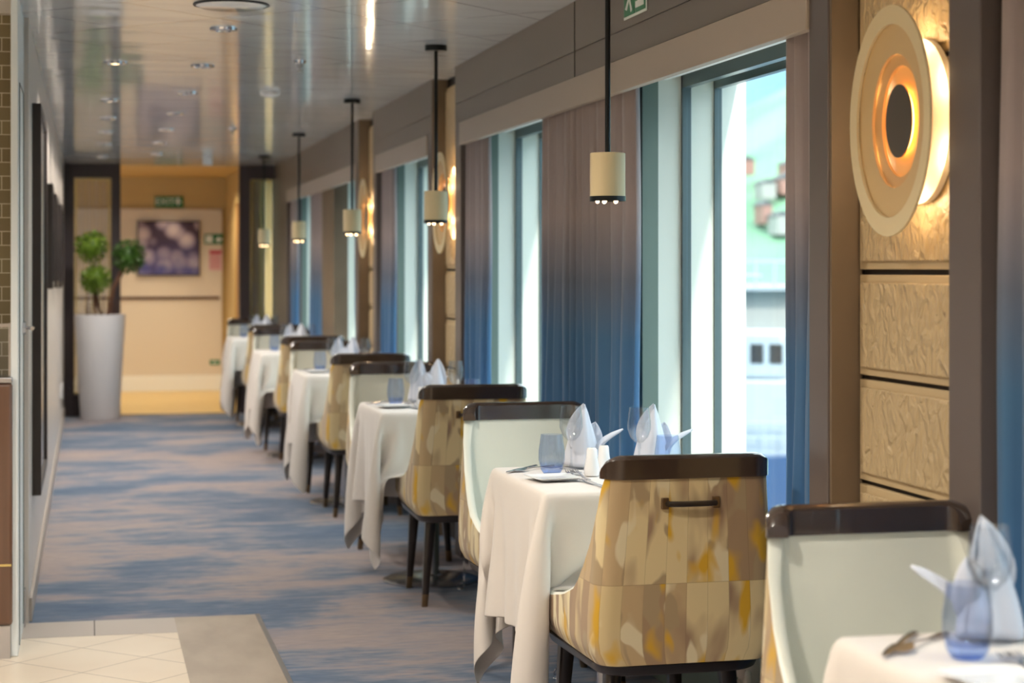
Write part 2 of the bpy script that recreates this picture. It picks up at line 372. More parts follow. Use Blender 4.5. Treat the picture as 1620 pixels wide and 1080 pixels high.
def patch_mat():
    """patchwork of painted strips on the chair backs; UV = (arc metres, height metres)"""
    m = mat('patchwork', (178, 160, 120), .62, sheen=.15); n = N(m); p = n.nodes['Principled BSDF']; t = n.nodes.new('ShaderNodeTexCoord')
    sp = n.nodes.new('ShaderNodeSeparateXYZ'); n.links.new(t.outputs['UV'], sp.inputs[0])
    def M(op, a, b=None, c=None):
        q = n.nodes.new('ShaderNodeMath'); q.operation = op
        for i, v in enumerate((a, b, c)):
            if v is None: continue
            if isinstance(v, (int, float)): q.inputs[i].default_value = v
            else: n.links.new(v, q.inputs[i])
        return q.outputs[0]
    row = M('GREATER_THAN', sp.outputs['Y'], .57)
    ci = M('FLOOR', M('DIVIDE', M('ADD', sp.outputs['X'], 5.018), .054))
    cell = n.nodes.new('ShaderNodeCombineXYZ'); n.links.new(ci, cell.inputs[0]); n.links.new(row, cell.inputs[1])
    wn = n.nodes.new('ShaderNodeTexWhiteNoise'); wn.noise_dimensions = '3D'; n.links.new(cell.outputs[0], wn.inputs[0])
    base = n.nodes.new('ShaderNodeValToRGB'); base.color_ramp.interpolation = 'CONSTANT'; e = base.color_ramp.elements
    e[0].position = 0; e[0].color = lin((212, 194, 150)); e[1].position = .3; e[1].color = lin((184, 160, 122))
    for q, c in ((.5, (222, 208, 168)), (.68, (160, 134, 104)), (.84, (200, 180, 136))): a = e.new(q); a.color = lin(c)
    n.links.new(wn.outputs['Value'], base.inputs[0])
    # watercolour blotches, shifted per cell
    sc = n.nodes.new('ShaderNodeVectorMath'); sc.operation = 'MULTIPLY_ADD'; n.links.new(wn.outputs['Color'], sc.inputs[0]); sc.inputs[1].default_value = (7, 7, 7)
    mp = n.nodes.new('ShaderNodeMapping'); mp.inputs['Scale'].default_value = (11, 5, 1); n.links.new(t.outputs['UV'], mp.inputs[0]); n.links.new(mp.outputs[0], sc.inputs[2])
    def blot(off, lo, hi, col, prev, sharp=True):
        ad = n.nodes.new('ShaderNodeVectorMath'); ad.operation = 'ADD'; n.links.new(sc.outputs[0], ad.inputs[0]); ad.inputs[1].default_value = (off, off*.7, 0)
        ns = n.nodes.new('ShaderNodeTexNoise'); ns.inputs['Scale'].default_value = 1; ns.inputs['Detail'].default_value = 2; ns.inputs['Distortion'].default_value = .3; n.links.new(ad.outputs[0], ns.inputs[0])
        r = n.nodes.new('ShaderNodeValToRGB'); r.color_ramp.elements[0].position = lo; r.color_ramp.elements[1].position = hi; r.color_ramp.elements[0].color = (0, 0, 0, 1); r.color_ramp.elements[1].color = (1, 1, 1, 1); n.links.new(ns.outputs['Fac'], r.inputs[0])
        mx = n.nodes.new('ShaderNodeMix'); mx.data_type = 'RGBA'; n.links.new(r.outputs[0], mx.inputs[0]); n.links.new(prev, mx.inputs[6]); mx.inputs[7].default_value = lin(col); return mx.outputs[2]
    c = base.outputs[0]
    c = blot(3.1, .52, .72, (150, 124, 100), c); c = blot(17.3, .58, .61, (164, 144, 112), c); c = blot(29.0, .60, .63, (216, 204, 170), c); c = blot(41.7, .585, .66, (204, 160, 40), c)
    # seams between the strips
    fx = M('FRACT', M('DIVIDE', M('ADD', sp.outputs['X'], 5.018), .054)); seam = M('LESS_THAN', fx, .03)
    seam = M('MAXIMUM', seam, M('LESS_THAN', M('ABSOLUTE', M('SUBTRACT', sp.outputs['Y'], .57)), .0012))
    mx = n.nodes.new('ShaderNodeMix'); mx.data_type = 'RGBA'; n.links.new(M('MULTIPLY', seam, .3), mx.inputs[0]); n.links.new(c, mx.inputs[6]); mx.inputs[7].default_value = lin((104, 84, 56))
    n.links.new(mx.outputs[2], p.inputs['Base Color'])
patch_mat()
def art_mat():
    m = mat('abstract_print', (120, 110, 150), .5); n = N(m); p = n.nodes['Principled BSDF']; t = n.nodes.new('ShaderNodeTexCoord')
    v = n.nodes.new('ShaderNodeTexVoronoi'); v.inputs['Scale'].default_value = 5.5; n.links.new(t.outputs['Object'], v.inputs['Vector'])
    ns = n.nodes.new('ShaderNodeTexNoise'); ns.inputs['Scale'].default_value = 7; ns.inputs['Detail'].default_value = 3; n.links.new(t.outputs['Object'], ns.inputs[0])
    sp = n.nodes.new('ShaderNodeSeparateXYZ'); n.links.new(t.outputs['Object'], sp.inputs[0])
    r = n.nodes.new('ShaderNodeValToRGB'); e = r.color_ramp.elements; e[0].position = .2; e[0].color = lin((214, 200, 206)); e[1].position = .62; e[1].color = lin((74, 60, 84)); a = e.new(.42); a.color = lin((170, 156, 176)); n.links.new(v.outputs['Distance'], r.inputs[0])
    mr = n.nodes.new('ShaderNodeMapRange'); mr.inputs['From Min'].default_value = .12; mr.inputs['From Max'].default_value = -.22; n.links.new(sp.outputs['Z'], mr.inputs[0])
    q = n.nodes.new('ShaderNodeMath'); q.operation = 'MULTIPLY'; n.links.new(mr.outputs[0], q.inputs[0]); n.links.new(ns.outputs['Fac'], q.inputs[1]); q2 = n.nodes.new('ShaderNodeMath'); q2.operation = 'MULTIPLY'; q2.inputs[1].default_value = 1.6; q2.use_clamp = True; n.links.new(q.outputs[0], q2.inputs[0])
    mx = n.nodes.new('ShaderNodeMix'); mx.data_type = 'RGBA'; n.links.new(q2.outputs[0], mx.inputs[0]); n.links.new(r.outputs[0], mx.inputs[6]); mx.inputs[7].default_value = lin((74, 78, 140)); n.links.new(mx.outputs[2], p.inputs['Base Color'])
art_mat()
def screen_mat():
    m = mat('rod_screen', (190, 160, 96), .35, alpha=1); n = N(m); p = n.nodes['Principled BSDF']; t = n.nodes.new('ShaderNodeTexCoord')
    w = n.nodes.new('ShaderNodeTexWave'); w.inputs['Scale'].default_value = 9; w.bands_direction = 'X'; n.links.new(t.outputs['Object'], w.inputs[0])
    r = n.nodes.new('ShaderNodeValToRGB'); r.color_ramp.elements[0].color = lin((120, 112, 96)); r.color_ramp.elements[1].color = lin((224, 206, 150)); n.links.new(w.outputs['Fac'], r.inputs[0]); n.links.new(r.outputs[0], p.inputs['Base Color'])
screen_mat()

# ------------------------------------------------------------------ floor
CE = 2.285
XL, XR = -.22, 1.68
fl = MB(); fl.v = [(.632,-3,0),(3,-3,0),(3,17.75,0),(-.5,17.75,0),(-.5,7.38,0),(.632,7.38,0)]; fl.f = [(0,1,2,3,4,5)]
struct('floor', fl, 'carpet')
ft = MB(); ft.v = [(-5,-3,.0),(.32,-3,0),(.32,7.08,0),(-5,7.08,0)]; ft.f = [(0,1,2,3)]
struct('floor_tiled', ft, 'floor_tile')
trim(B(.32, .628, -3, 7.38, -.02, .0012), 'stone_strip')
trim(B(.628, .645, -3, 7.375, -.02, .004), 'steel')
trim(B(-5, .32, 7.08, 7.38, -.02, .001), 'strip_grey')
trim(B(.020, .0235, 7.08, 7.378, .0, .0016), 'dark_gap')
# ------------------------------------------------------------------ ceiling
c_ = MB(); c_.box(-5, 2.16, -3, 17.75, CE, CE+.05); struct('ceiling', c_, 'ceiling_gloss')
# ------------------------------------------------------------------ left wall
struct('wall_left', B(-.4, XL, 7.38, 17.75, 0, CE), 'wall_pale')
struct('baseboard_left', B(XL, XL+.012, 7.42, 17.6, 0, .09), 'strip_grey', bevel=.002)
struct('wall_tiled', B(-5, -.268, 6.95, 7.37, 0, CE), 'olive_tile')
trim(B(-.268, -.243, 6.90, 7.30, .0, CE), 'cream_wall', bevel=.002)
trim(B(-5, -.262, 6.9, 6.96, 2.235, CE), 'wall_pale')
d = struct('door_1', B(-.262, -.237, 6.76, 7.36, .0, CE), 'door_pale', bevel=.003)
MB().box(-.237, -.234, 6.86, 6.865, .02, 1.99).box(-.237, -.234, 7.27, 7.275, .02, 1.99).box(-.237, -.234, 6.86, 7.275, 1.985, 1.99).build('door_gap', 'frame_grey', d)
h = MB().cyl((-.237, 7.22, 1.12), (-.225, 7.22, 1.12), .024).build('lock_plate', 'chrome', d)
MB().tube([(-.225, 7.22, 1.12), (-.20, 7.22, 1.12), (-.20, 7.11, 1.12)], .007).build('door_handle', 'chrome', d)
MB().box(-.236, -.230, 7.30, 7.36, 0, .14).build('corner_guard', 'steel', d)
# room behind and left of the camera
struct('wall_back', B(-5, 2.16, -3.1, -3, 0, CE), 'wall_room')
struct('wall_side', B(-5.1, -5, -3, 7, 0, CE), 'wall_room')

# ------------------------------------------------------------------ right wall with windows
OPEN = [(-1.4, .5), (1.25, 2.9), (4.42, 6.1), (7.15, 8.64), (9.75, 11.32), (12.3, 13.95), (14.85, 16.55)]
SILL, HEAD = .50, 2.0
hull = MB(); lining = MB(); ys = [-3]+[v for o in OPEN for v in o]+[17.75]
for a, b in zip(ys[::2], ys[1::2]):
    hull.box(1.865, 2.152, a, b, SILL, HEAD); lining.box(1.81, 1.865, a, b, 0, HEAD)
hull.box(1.865, 2.152, -3, 17.75, -.5, SILL); hull.box(1.865, 2.152, -3, 17.75, HEAD, 2.6)
lining.box(1.81, 1.865, -3, 17.75, HEAD, CE)
for a, b in OPEN: lining.box(1.81, 1.865, a, b, 0, SILL)
struct('wall_right', lining, 'frame_green')
struct('wall_hull', hull, 'hull_cream')
ext = MB()
for a, b in zip(ys[::2], ys[1::2]): ext.box(2.152, 2.175, a, b, SILL, HEAD)
struct('wall_outer', ext, 'hull_white')
for i, (a, b) in enumerate(OPEN):
    w = empty('window_%d' % (i+1), (1.96, (a+b)/2, SILL)); w['kind'] = 'structure'
    def L(x0, x1, y0, y1, z0, z1, mb): mb.box(x0-1.96, x1-1.96, y0-(a+b)/2, y1-(a+b)/2, z0-SILL, z1-SILL)
    m1 = MB(); m2 = MB(); g1 = MB(); g2 = MB(); s_ = MB(); hd = MB()
    for mb, X0, X1, t in ((m1, 1.945, 1.975, .05), (m2, 2.06, 2.085, .035)):
        L(X0, X1, a, a+t, SILL, HEAD, mb); L(X0, X1, b-t*.35, b, SILL, HEAD, mb); L(X0, X1, a, b, HEAD-.055, HEAD, mb); L(X0, X1, a, b, SILL, SILL+t, mb)
    L(1.958, 1.962, a+.05, b-.02, SILL+.05, HEAD-.05, g1); L(2.070, 2.074, a+.03, b-.015, SILL+.03, HEAD-.05, g2)
    L(1.80, 1.945, a, b, SILL-.03, SILL+.004, s_)
    m1.build('window_frame', 'frame_grey', w); m2.build('outer_frame', 'frame_grey', w)
    g1.build('glass', 'window_glass', w); g2.build('outer_glass', 'window_glass', w); s_.build('window_sill', 'hull_cream', w)
    L(1.88, 1.90, a, b, HEAD-.028, HEAD-.008, hd); hd.build('blind_roll', 'hull_white', w)

# bays: soffit, valance, posts
BAYS = [(-3, 3.516), (4.147, 8.748), (9.37, 11.38), (12.02, 16.6)]
for i, (a, b) in enumerate(BAYS):
    mb = MB(); mb.box(1.68, 1.81, a, b, 2.108, CE); mb.box(1.68, 1.81, a, b, 2.015, 2.106); trim(mb, 'soffit_grey', bevel=.0015)
    pa = a+.12 if a > 0 else a; pb = b-.14
    trim(B(1.672, 1.70, pa, pb, 1.91, 2.013), 'valance_beige', bevel=.002)
    trim(B(1.70, 1.81, pa, pb, 1.985, 2.013), 'dark_gap')
    mb = MB()
    if a > 0: mb.box(1.68, 1.81, a+.002, pa, 0, 2.015)
    mb.box(1.68, 1.81, pb, b-.002 if i < 3 else b, 0, 2.015); trim(mb, 'post_grey', bevel=.003)
    if a > 0: trim(B(1.684, 1.76, a-.012, a, 0, CE), 'wood_brown')
trim(B(1.678, 1.682, 6.50, 6.504, 2.016, CE-.001), 'dark_gap')
trim(B(1.70, 1.80, 13.4, 14.1, 0, 1.985), 'wood_brown')
trim(B(1.68, 1.81, 16.6, 17.75, 0, CE), 'soffit_grey')
# alcoves with hammered panels
ALC = [(3.516, 4.135), (8.748, 9.358), (11.38, 12.008)]
for a, b in ALC:
    trim(B(1.765, 1.81, a, b, 0, CE), 'dark_gap')
    for z0, z1 in ((.12, .355), (.365, .60), (.61, .84), (.85, 1.083), (1.093, 1.325), (1.337, 1.783), (1.795, 2.24)):
        pn = MB().box(1.752, 1.766, a+.004, b-.004, z0, z1); ho = trim(pn, 'panel_edge', bevel=.002)
        P = []; ny, nz = 46, max(10, int((z1-z0)/.012)); rr = random.Random(int(z0*1000))
        B(1.744, 1.753, a+.022, b-.022, z0+.018, z1-.018).build('hammered_face', 'panel_gold', ho, bevel=.003)

# ------------------------------------------------------------------ far end: portal, hallway
PY = 17.62
def pier(x0, x1, gx0, gx1, name):
    mb = MB(); mb.box(x0, gx0, PY, PY+.12, 0, CE); mb.box(gx1, x1, PY, PY+.12, 0, CE); mb.box(gx0, gx1, PY, PY+.12, 2.16, CE); mb.box(gx0, gx1, PY, PY+.12, 0, .20)
    trim(mb, 'portal_dark', bevel=.003)
pier(-.4, .285, -.125, .20, 'l'); pier(1.36, 2.1, 1.46, 1.735, 'r')
def screen(x0, x1, label):
    o = empty('rod_screen', ((x0+x1)/2, PY+.06, .2)); tag(o, label, 'decorative screen', 'rod screens in the portal frame')
    hw = (x1-x0)/2; mb = MB(); mb.box(-hw+.003, -hw+.015, -.02, .02, .003, 1.957); mb.box(hw-.015, hw-.003, -.02, .02, .003, 1.957); mb.box(-hw+.015, hw-.015, -.02, .02, 1.945, 1.957); mb.box(-hw+.015, hw-.015, -.02, .02, .003, .015)
    mb.build('screen_frame', 'brass', o)
    B(-hw+.015, hw-.015, -.004, 0, .015, 1.945).build('glass', 'clear_glass', o)
    k = int(hw*2/.036)
    for i in range(k):
        x = -hw+.03+i*(2*hw-.06)/(k-1); MB().cyl((x, .012, .015), (x, .012, 1.945), .0055, n=8).build('rod', 'steel' if i % 2 else 'brass', o)
    return o
screen(-.125, .20, 'gold rod screen in the dark frame behind the potted topiary')
screen(1.46, 1.735, 'gold rod screen in the dark frame right of the passage, behind the farthest pendant')
struct('floor_hall', B(-3, 2.1, 17.75, 21.3, -.05, .003), 'hall_floor')
struct('wall_far', B(-3, 2.1, 21.0, 21.1, 0, 2.4), 'yellow_wall')
trim(B(-1.2, 1.43, 20.96, 21.0, .17, 1.985), 'cream_wall', bevel=.003)
trim(B(-1.2, 1.45, 20.94, 21.0, .003, .17), 'hull_white', bevel=.003)
trim(B(-1.2, 1.40, 20.945, 20.96, 1.0, 1.03), 'rail_brown')
struct('wall_hall', MB().box(1.47, 1.6, 17.75, 18.6, 0, 2.4).box(1.47, 1.6, 19.6, 21.0, 0, 2.4).box(1.47, 1.6, 18.6, 19.6, 2.0, 2.4), 'yellow_wall')
dd = struct('door_2', B(1.49, 1.53, 18.6, 19.6, .003, 2.0), 'door_wood')
MB().cyl((1.49, 18.72, 1.0), (1.46, 18.72, 1.0), .02).build('door_handle', 'brass', dd)
struct('wall_hall_left', B(-3.1, -3, 17.75, 21.0, 0, 2.4), 'yellow_wall')
struct('ceiling_hall', B(-3, 2.1, 17.75, 21.1, 2.33, 2.4), 'yellow_wall')
struct('baseboard_far', B(.285, 1.36, 17.66, 17.74, 0, .006), 'brass')

def px(x, y, Yp):     # a photo pixel on a plane of constant corridor depth
    t = (x-810)/3000; c, s = math.cos(math.radians(12.59)), math.sin(math.radians(12.59))
    zc = Yp/(c-s*t); return (c*t*zc+s*zc, Yp, EY-(y-424)/3000*zc)
def flat_sign(name, x0, y0, x1, y1, Yp, m, th=.006):
    a = px(x0, y1, Yp); b = px(x1, y0, Yp); o = empty(name, ((a[0]+b[0])/2, Yp, (a[2]+b[2])/2)); w = (b[0]-a[0])/2; h = (b[2]-a[2])/2
    B(-w, w, -th, 0, -h, h).build('board', m, o, bevel=.001); return o, w, h
FR = Matrix.Rotation(PI/2, 4, 'X')
o, w, h = flat_sign('exit_sign', 245, 311, 290, 328, 20.99, 'sign_green', .012); tag(o, 'small green exit sign on the yellow wall above the framed print', 'exit sign')
text_mesh('EXIT', h*1.7, 'lettering', 'sign_white', o, Matrix.Translation((-w*.28, -.014, 0)) @ FR)
MB().ball((w*.62, -.014, h*.5), .018, 10, 6, (1, .1, 1)).box(w*.57, w*.68, -.014, -.0125, -h*.6, h*.25).box(w*.4, w*.85, -.014, -.0125, -.01, .01).build('pictogram', 'sign_white', o)
o, w, h = flat_sign('wall_art', 217, 350, 316, 436, 20.958, 'frame_dark', .035); tag(o, 'framed blue and cream abstract print on the far hallway wall', 'picture')
B(-w+.012, w-.012, -.04, -.034, -h+.012, h-.012).build('print', 'abstract_print', o)
o, w, h = flat_sign('safety_sign', 323, 370, 353, 386, 20.958, 'sign_green'); tag(o, 'green escape route sign to the right of the framed print', 'safety sign')
MB().box(-w*.85, -w*.1, -.008, -.0065, -h*.7, h*.7).build('pictogram', 'sign_white', o)
MB().prism([(w*.15, -.008), (w*.55, -.045), (w*.55, -.02), (w*.9, -.02), (w*.9, .012), (w*.55, .012), (w*.55, .035)], -.0085, -.0065, lambda x, y, z: (x, z, y)).build('arrow', 'sign_white', o)
o, w, h = flat_sign('notice', 330, 395, 352, 428, 20.958, 'paper_pink', .003); tag(o, 'pink paper notice below the green escape route sign', 'notice')
B(-w*.85, w*.85, -.0045, -.0031, h*.6, h*.92).build('heading', 'ink_pink', o)
mb = MB()
for k in range(6): mb.box(-w*.8, w*(.8 if k % 2 else .6), -.0045, -.0031, h*(.35-k*.22), h*(.42-k*.22))
mb.build('text_lines', 'ink_pink', o)
o, w, h = flat_sign('floor_exit_marker', 332, 569, 348, 577, 20.958, 'sign_green', .003); tag(o, 'tiny green low-level marker near the foot of the hallway wall', 'safety sign')
MB().prism([(-w*.6, 0), (-w*.1, h*.6), (-w*.1, h*.2), (w*.6, h*.2), (w*.6, -h*.2), (-w*.1, -h*.2), (-w*.1, -h*.6)], -.0045, -.0031, lambda x, y, z: (x, z, y)).build('arrow', 'sign_white', o)

# sign on the grey soffit above the second curtain
sg = empty('escape_sign', (1.679, 5.73, 2.205)); tag(sg, 'green running man and stairs sign on the grey panel above the curtains', 'safety sign')
B(-.004, 0, -.125, .125, -.072, .072).build('board', 'sign_white', sg, bevel=.001)
B(-.0055, -.004, .004, .118, -.064, .064).build('left_field', 'sign_green', sg); B(-.0055, -.004, -.118, -.002, -.064, .064).build('right_field', 'sign_green', sg)
fx = lambda x, y, z: (z, -x, y)      # sign plane: x right as seen from the aisle = -Y
fig = MB().ball((-.006, .058, .038), .012, 10, 6, (.1, 1, 1))
fig.prism([(-.075, .028), (-.045, .022), (-.04, -.008), (-.062, -.014)], -.007, -.0056, fx).prism([(-.062, -.006), (-.045, -.012), (-.022, -.05), (-.038, -.056)], -.007, -.0056, fx).prism([(-.068, -.008), (-.058, -.016), (-.085, -.046), (-.102, -.040)], -.007, -.0056, fx).prism([(-.05, .02), (-.02, .008), (-.022, 0), (-.05, .010)], -.007, -.0056, fx)
fig.build('running_figure', 'sign_white', sg)
st = MB().prism([(.012, .045), (.03, .045), (.03, .022), (.05, .022), (.05, 0), (.07, 0), (.07, -.022), (.09, -.022), (.09, -.045), (.012, -.045)][:0] or [(.015, -.05), (.105, -.05), (.105, .03), (.083, .03), (.083, .01), (.061, .01), (.061, -.01), (.039, -.01), (.039, -.03), (.015, -.03)], -.007, -.0056, fx)
st.build('stair_symbol', 'sign_white', sg)

# ------------------------------------------------------------------ ceiling fixtures
for i, (x, y) in enumerate(LIT+UNLIT):
    lit = i < len(LIT)
    dl = empty('downlight', (x, y, CE))
    tag(dl, ('lit recessed ceiling spotlight, number %s of the row along the left wall' % ['one', 'two', 'three', 'four', 'five', 'six'][i]) if lit else
        'chrome recessed ceiling fitting, number %s of the row over mid aisle' % ['one', 'two', 'three', 'four', 'five', 'six', 'seven'][i-len(LIT)], 'ceiling light', 'lit spotlights by the left wall' if lit else 'chrome ceiling fittings over the aisle')
    MB().lathe([(.028, 0), (.055, 0), (.052, -.008), (.034, -.011), (.028, -.004)], n=24, close=True).build('trim_ring', 'chrome', dl)
    MB().lathe([(.0005, -.006), (.03, -.006), (.03, -.002), (.0005, -.002)], n=20).build('lens', 'lamp_lens' if lit else 'lens_off_glow', dl)
for (x, y, l) in ((.94, 8.65, 'sprinkler head hanging from the ceiling nearer the camera'), (.95, 12.9, 'sprinkler head farther down the ceiling')):
    o = empty('sprinkler', (x, y, CE)); tag(o, l, 'sprinkler', 'ceiling sprinklers')
    MB().lathe([(.001, 0), (.03, 0), (.026, -.012), (.012, -.014), (.012, -.03), (.001, -.03)], n=16).build('escutcheon', 'chrome', o)
    MB().cyl((0, 0, -.03), (0, 0, -.045), .004).lathe([(.001, -.045), (.016, -.045), (.016, -.048), (.001, -.048)], n=12).build('deflector', 'steel', o)
o = MB().lathe([(.001, 0), (.055, 0), (.05, -.02), (.03, -.03), (.001, -.03)], (.95, 10.2, CE), n=24).build('smoke_detector', 'porcelain'); tag(o, 'round white smoke detector on the ceiling', 'smoke detector')
o = empty('ceiling_speaker', (.50, 6.86, CE)); tag(o, 'large round white ceiling fitting at the top edge of the photo', 'ceiling fitting')
MB().lathe([(.001, -.012), (.11, -.012), (.125, -.006), (.13, 0)], n=40).build('grille', 'porcelain', o); MB().lathe([(.126, 0), (.136, 0), (.136, -.004), (.126, -.006)], n=40, close=True).build('rim', 'black_metal', o)
o = B(-.04, .04, -.05, .05, -.075, 0).build('camera_housing', 'porcelain', loc=(.98, 16.2, CE-.0), bevel=.008); tag(o, 'white box housing hanging from the far ceiling', 'ceiling box')

# ------------------------------------------------------------------ pendants
PENY = [5.2, 7.93, 10.55, 13.3, 16.0]
PL = ['cream drum pendant lamp hanging in front of the widest curtain', 'cream pendant lamp overlapping the second round wall light', 'cream pendant lamp third from the camera, left of the farthest round wall light', 'cream pendant lamp fourth from the camera, before the far window', 'smallest pendant lamp, hanging before the far rod screen']
pen = empty('pendant_lamp', (1.44, PENY[0], 0)); BZ = 1.53
MB().lathe([(.001, CE), (.047, CE), (.047, CE-.024), (.001, CE-.024)], n=28).build('canopy', 'black_metal', pen)
MB().cyl((0, 0, CE-.024), (0, 0, BZ+.135), .0078).build('rod', 'black_metal', pen)
MB().lathe([(.001, BZ+.137), (.048, BZ+.137), (.05, BZ+.135), (.05, BZ+.014), (.047, BZ+.014), (.047, BZ+.12), (.001, BZ+.12)], n=40).build('shade', 'lamp_cream', pen)
lip = MB().lathe([(.044, BZ+.014), (.0515, BZ+.014), (.0515, BZ), (.044, BZ)], n=40, close=True).lathe([(.0005, BZ+.006), (.045, BZ+.006), (.045, BZ+.009), (.0005, BZ+.009)], n=24).build('base_ring', 'black_metal', pen)
for k in range(5):
    a = k*2*PI/5+.4; MB().ball((.029*math.cos(a), .029*math.sin(a), BZ-.001), .0058, 10, 6).build('bulb', 'bulb', pen)
T = tree(pen)
for i, y in enumerate(PENY):
    o = pen if i == 0 else clone(T); o.location = (1.44, y, 0)
    tag(o, PL[i], 'pendant lamp', 'cream pendant lamps over the tables')
    lamp('pendant_glow', (1.44, y, BZ-.02), 1.2, (1, .8, .55), angle=130)

# ------------------------------------------------------------------ round wall lights
def disc_light(yc, zc, label):
    o = empty('wall_light', (1.744, yc, zc)); tag(o, label, 'wall light', 'round layered wall lights in the alcoves')
    RX = Matrix.Rotation(-PI/2, 4, 'Y')      # local z -> -X
    def ring(name, r0, r1, d0, d1, m, th=.006, sy=.84, r=48):
        # annulus between radii r0<r1, at distance d0 (inner edge) and d1 (outer edge) from the wall
        mb = MB(); mb.lathe([(r0, d0), (r1, d1), (r1, d1-th), (r0, d0-th)], n=r, close=True)
        mb.v = [(-z, y*sy, x) for x, y, z in mb.v]
        return mb.build(name, m, o, sharp=30)
    ring('back_plate', .001, .175, .018, .018, 'halo_white', .014)
    ring('outer_ring', .205, .245, .088, .090, 'ring_cream')
    ring('second_ring', .142, .208, .074, .080, 'ring_tan')
    ring('third_ring', .118, .148, .060, .066, 'ring_gold')
    ring('inner_ring', .001, .124, .048, .052, 'ring_orange')
    ring('glow_ring', .062, .067, .064, .064, 'ring_glow', .009)
    ring('centre_cap', .001, .078, .066, .066, 'disc_dark', .003)
    for dy, dz in ((.0, .165), (.0, -.165), (.13, .08), (-.13, .08), (.13, -.08), (-.13, -.08)): lamp('wall_light_glow', (1.690, yc+dy, zc+dz), .42, (1, .82, .55), 'POINT', .015)
disc_light(3.75, 1.652, 'nearest round layered wall light, glowing orange at the centre'); disc_light(9.02, 1.655, 'middle round wall light, partly behind a cream pendant lamp'); disc_light(11.66, 1.65, 'farthest round wall light, small and narrow between windows')

# ------------------------------------------------------------------ curtains
def curtain(y0, y1, folds, label, amp=.026, x=1.725, seed=0, z0=.03, flare=0., grp='ombre curtains at the windows'):
    r = random.Random(seed); n = folds*14; P = []; L0 = y1-y0; ph = [r.uniform(.75, 1.25) for _ in range(folds+1)]; cum = [0]
    for v in ph[:folds]: cum.append(cum[-1]+v)
    am = [r.uniform(.65, 1.2) for _ in range(folds+1)]; nz = 26
    for j in range(nz+1):
        z = z0+(1.98-z0)*j/nz; row = []; t = j/nz
        for i in range(n+1):
            u = i/n; q = u*folds; k = min(int(q), folds-1); f = q-k; s_ = (cum[k]+f*ph[k])/cum[folds]
            A = amp*(am[k]*(1-f)+am[k+1]*f)*(1-.35*t)
            yy = y0+L0*s_ + flare*(1-t)**1.4*(s_-.5)*2*.5 + .01*math.sin(z*3+k)
            xx = x+A*math.sin(2*PI*q)+.18*A*math.sin(6*PI*q+1.3*k) + .006*math.sin(5*z+k*2)*(1-t)
            row.append((xx, yy, z))
        P.append(row)
    o = MB().grid(P).build('curtain', 'ombre_fabric', solid=.003, sharp=80); tag(o, label, 'curtain', grp)
curtain(2.72, 3.37, 6, 'taupe to blue curtain at the right edge of the photo', seed=1, amp=.03)
curtain(4.29, 4.50, 3, 'narrow dark curtain beside the brown post, right of the clearest window', seed=2, amp=.02, flare=.08)
curtain(5.90, 6.28, 3, 'bright broad-folded curtain half immediately behind the nearest pendant lamp', seed=3, amp=.034)
curtain(6.26, 7.13, 9, 'widest taupe to blue curtain with narrow folds, left of the nearest pendant', seed=4, amp=.026, flare=.12)
curtain(8.22, 8.62, 4, 'curtain left of the second window, right of the middle round wall light', seed=5, amp=.028)
curtain(10.85, 11.22, 4, 'curtain just right of the farthest round wall light', seed=7, amp=.028)
curtain(12.17, 12.40, 3, 'slim curtain left of the farthest round wall light', seed=8, amp=.02)
curtain(14.12, 15.0, 7, 'curtain between the two farthest windows', seed=9)
curtain(16.1, 16.45, 3, 'curtain farthest from the camera beside the far portal', seed=10)

# ------------------------------------------------------------------ wall frames on the left
for (y0, y1, z0, z1, x1, lab) in ((7.82, 9.0, .43, 2.0, -.185, 'tall dark-framed mirror nearest on the left wall'), (10.4, 11.0, 1.23, 1.79, -.186, 'small dark frame on the left wall, nearest of three'), (12.0, 12.7, 1.22, 1.80, -.188, 'small dark frame on the left wall, middle of three'), (14.0, 14.8, 1.20, 1.80, -.188, 'small dark frame on the left wall, farthest of three')):
    o = empty('wall_mirror' if 'mirror' in lab else 'picture_frame', (XL, (y0+y1)/2, (z0+z1)/2)); tag(o, lab, 'mirror' if 'mirror' in lab else 'picture', None if 'mirror' in lab else 'small frames on the left wall')
    hy = (y1-y0)/2; hz = (z1-z0)/2; D = x1-XL; mb = MB(); t = .035
    mb.box(0, D, -hy, -hy+t, -hz, hz).box(0, D, hy-t, hy, -hz, hz).box(0, D, -hy+t, hy-t, hz-t, hz).box(0, D, -hy+t, hy-t, -hz, -hz+t); mb.build('frame', 'frame_dark', o, bevel=.002)
    B(0, D*.6, -hy+t, hy-t, -hz+t, hz-t).build('mirror_glass' if 'mirror' in lab else 'print', 'steel' if 'mirror' in lab else 'abstract_print', o)
o = B(-.22, -.208, 15.9, 15.98, .28, .40).build('wall_socket', 'porcelain', bevel=.002); tag(o, 'small white socket low on the left wall near the planter', 'socket')

# ------------------------------------------------------------------ counter at the left edge
ct = empty('serving_counter', (-.9, 6.72, 0)); tag(ct, 'brown wood-panelled counter with a steel plinth cut by the left edge', 'counter')
B(-1.2, .645, 0, .045, .115, .945).build('front_panel', 'counter_wood', ct, bevel=.01)
B(-1.2, .642, -.001, .0, .318, .326).build('brass_line', 'brass', ct)
B(-1.2, .638, .01, .045, .0, .113).build('plinth', 'kick_steel', ct)
B(-1.2, .645, .0, .2, .946, .965).build('countertop', 'steel', ct, bevel=.003)
gg = empty('glass_guard', (-.3, 6.78, .966)); tag(gg, 'upright glass screen on the counter at the left edge', 'glass screen')
B(-.6, .03, -.004, .004, .0, .17).build('pane', 'clear_glass', gg); B(.03, .038, -.008, .008, .0, .185).build('post', 'chrome', gg); B(-.6, .03, -.007, .007, .17, .183).build('rail', 'chrome', gg)

